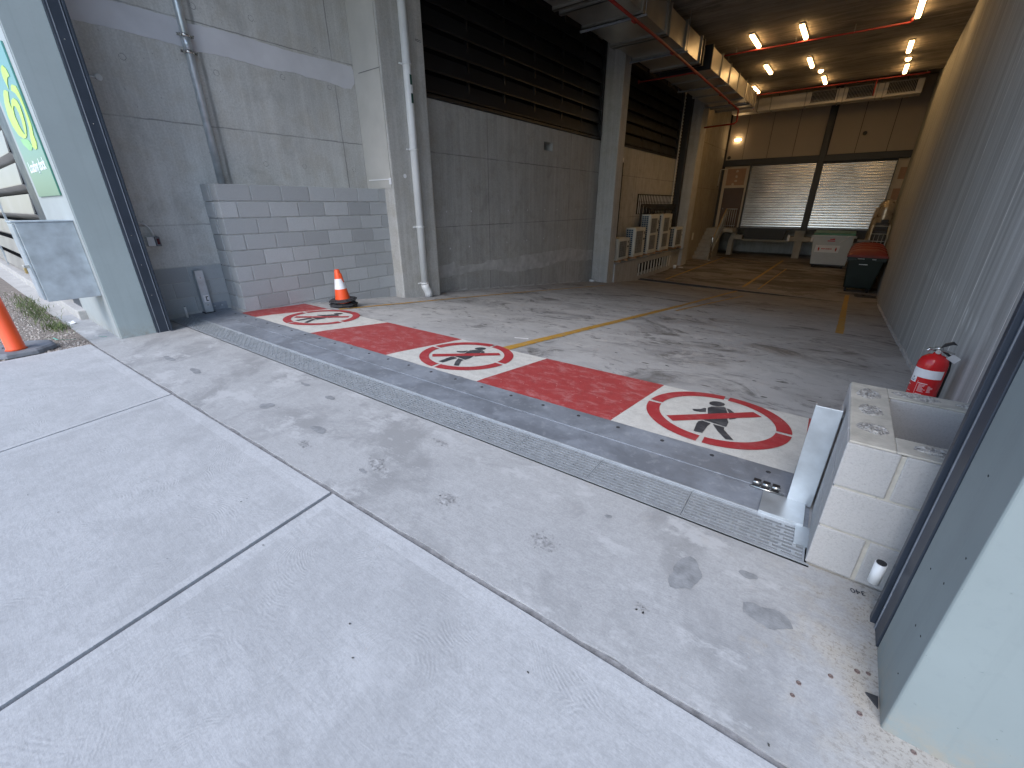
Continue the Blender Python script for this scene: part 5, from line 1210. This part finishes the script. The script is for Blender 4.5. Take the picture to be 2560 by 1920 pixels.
emb('emblem', [(-6.98, 2.695), (-6.864, 2.646), (-6.833, 2.596), (-6.838, 2.582), (-6.918, 2.592), (-7.005, 2.585), (-7.089, 2.557), (-7.134, 2.514), (-7.165, 2.567), (-7.197, 2.62), (-7.157, 2.671), (-7.083, 2.695)], m_lime)
emb('emblem', [(-7.344, 2.541), (-7.227, 2.51), (-7.285, 2.483), (-7.382, 2.436), (-7.409, 2.352), (-7.376, 2.252), (-7.326, 2.167), (-7.237, 2.128), (-7.10, 2.14), (-7.135, 2.115), (-7.243, 2.097), (-7.388, 2.102), (-7.619, 2.155), (-7.761, 2.252), (-7.794, 2.357), (-7.689, 2.463), (-7.549, 2.525), (-7.448, 2.546)], m_lime)
emb('emblem', [(-7.076, 2.437), (-6.949, 2.401), (-6.893, 2.346), (-6.92, 2.274), (-6.972, 2.204), (-7.078, 2.136), (-7.20, 2.135), (-7.15, 2.19), (-7.095, 2.25), (-7.082, 2.308), (-7.13, 2.368), (-7.214, 2.386), (-7.316, 2.368), (-7.382, 2.305), (-7.359, 2.223), (-7.29, 2.145), (-7.37, 2.153), (-7.489, 2.217), (-7.511, 2.301), (-7.398, 2.377), (-7.231, 2.435)], m_lime, .9655)
emb('emblem', [(-6.877, 2.524), (-6.716, 2.49), (-6.672, 2.423), (-6.669, 2.333), (-6.676, 2.239), (-6.695, 2.157), (-6.783, 2.086), (-6.785, 2.017), (-6.867, 1.972), (-6.983, 1.969), (-7.074, 2.004), (-6.998, 2.086), (-6.87, 2.152), (-6.8, 2.229), (-6.762, 2.315), (-6.785, 2.389), (-6.879, 2.453), (-7.027, 2.492), (-6.964, 2.52)], m_lime)
emb('emblem', [(-7.349, 2.098), (-7.166, 2.073), (-7.074, 2.004), (-7.214, 1.978), (-7.348, 1.988), (-7.561, 2.057), (-7.626, 2.119)], m_lime2, .967)
text_mesh('lettering', 'Loading dock', .155, m_white_txt, sg, (-7.80, .9665, 1.785), ROT_MY, .0008, sx=1.22, font_off=.003)
eb = empty('electrical_box', (-6.8, .76, .49), 'galvanised steel cabinet with a brass padlock fixed to the left column', 'cabinet')
b = MB(); b.box(-6.99, -6.6, .555, .983, .49, 1.275); b.build('body', m_galv, eb, bevel=.005)
b = MB(); b.box(-6.97, -6.625, .535, .553, .51, 1.262); b.build('door', m_galv, eb, bevel=.004)
b = MB(); b.box(-7.0, -6.59, .53, .99, 1.277, 1.29); b.build('rain_cap', m_galv, eb, bevel=.003)
b = MB(); b.box(-6.645, -6.625, .50, .534, .84, .87); b.tube([(-6.64, .505, .85), (-6.64, .49, .87), (-6.62, .49, .87), (-6.615, .505, .85)], .005, 8); b.build('hasp', m_chrome, eb)
b = MB(); b.box(-6.66, -6.61, .488, .508, .79, .845); b.build('padlock', m_brass, eb, bevel=.004)

# litter specks on the dock floor near the painted strip
m_speck = plain('litter_dark', (.06, .06, .055), .8); b = MB()
for k in range(70):
    x, y = random.uniform(-6.2, .8), random.uniform(3.6, 9); s = random.uniform(.006, .018); z = prof(y)+.006
    b.face([(p, q, z-(0.1*(q-y))) for p, q in blob(x, y, s*1.8, s*.7, 7, .4, random.uniform(-.6, .6))])
for k in range(60):
    x, y = random.uniform(-6, .3), random.uniform(-2, 1.6); s = random.uniform(.0015, .004)
    b.face([(p, q, .003) for p, q in blob(x, y, s*1.3, s*.8, 7, .4, random.uniform(-3, 3))])
o = b.build('floor_specks', m_speck); o['kind'] = 'stuff'; o['label'] = 'dark specks and grit scattered over the concrete'; o['category'] = 'grit'
b = MB(); z = prof(4.1)+.008; b.face([(-3.02, 4.02, z), (-2.86, 4.10, z-.004), (-2.83, 4.06, z), (-2.99, 3.99, z+.004)]); o = b.build('paper_scrap', m_label); tag(o, 'flat white paper scrap beside the long yellow line', 'litter')
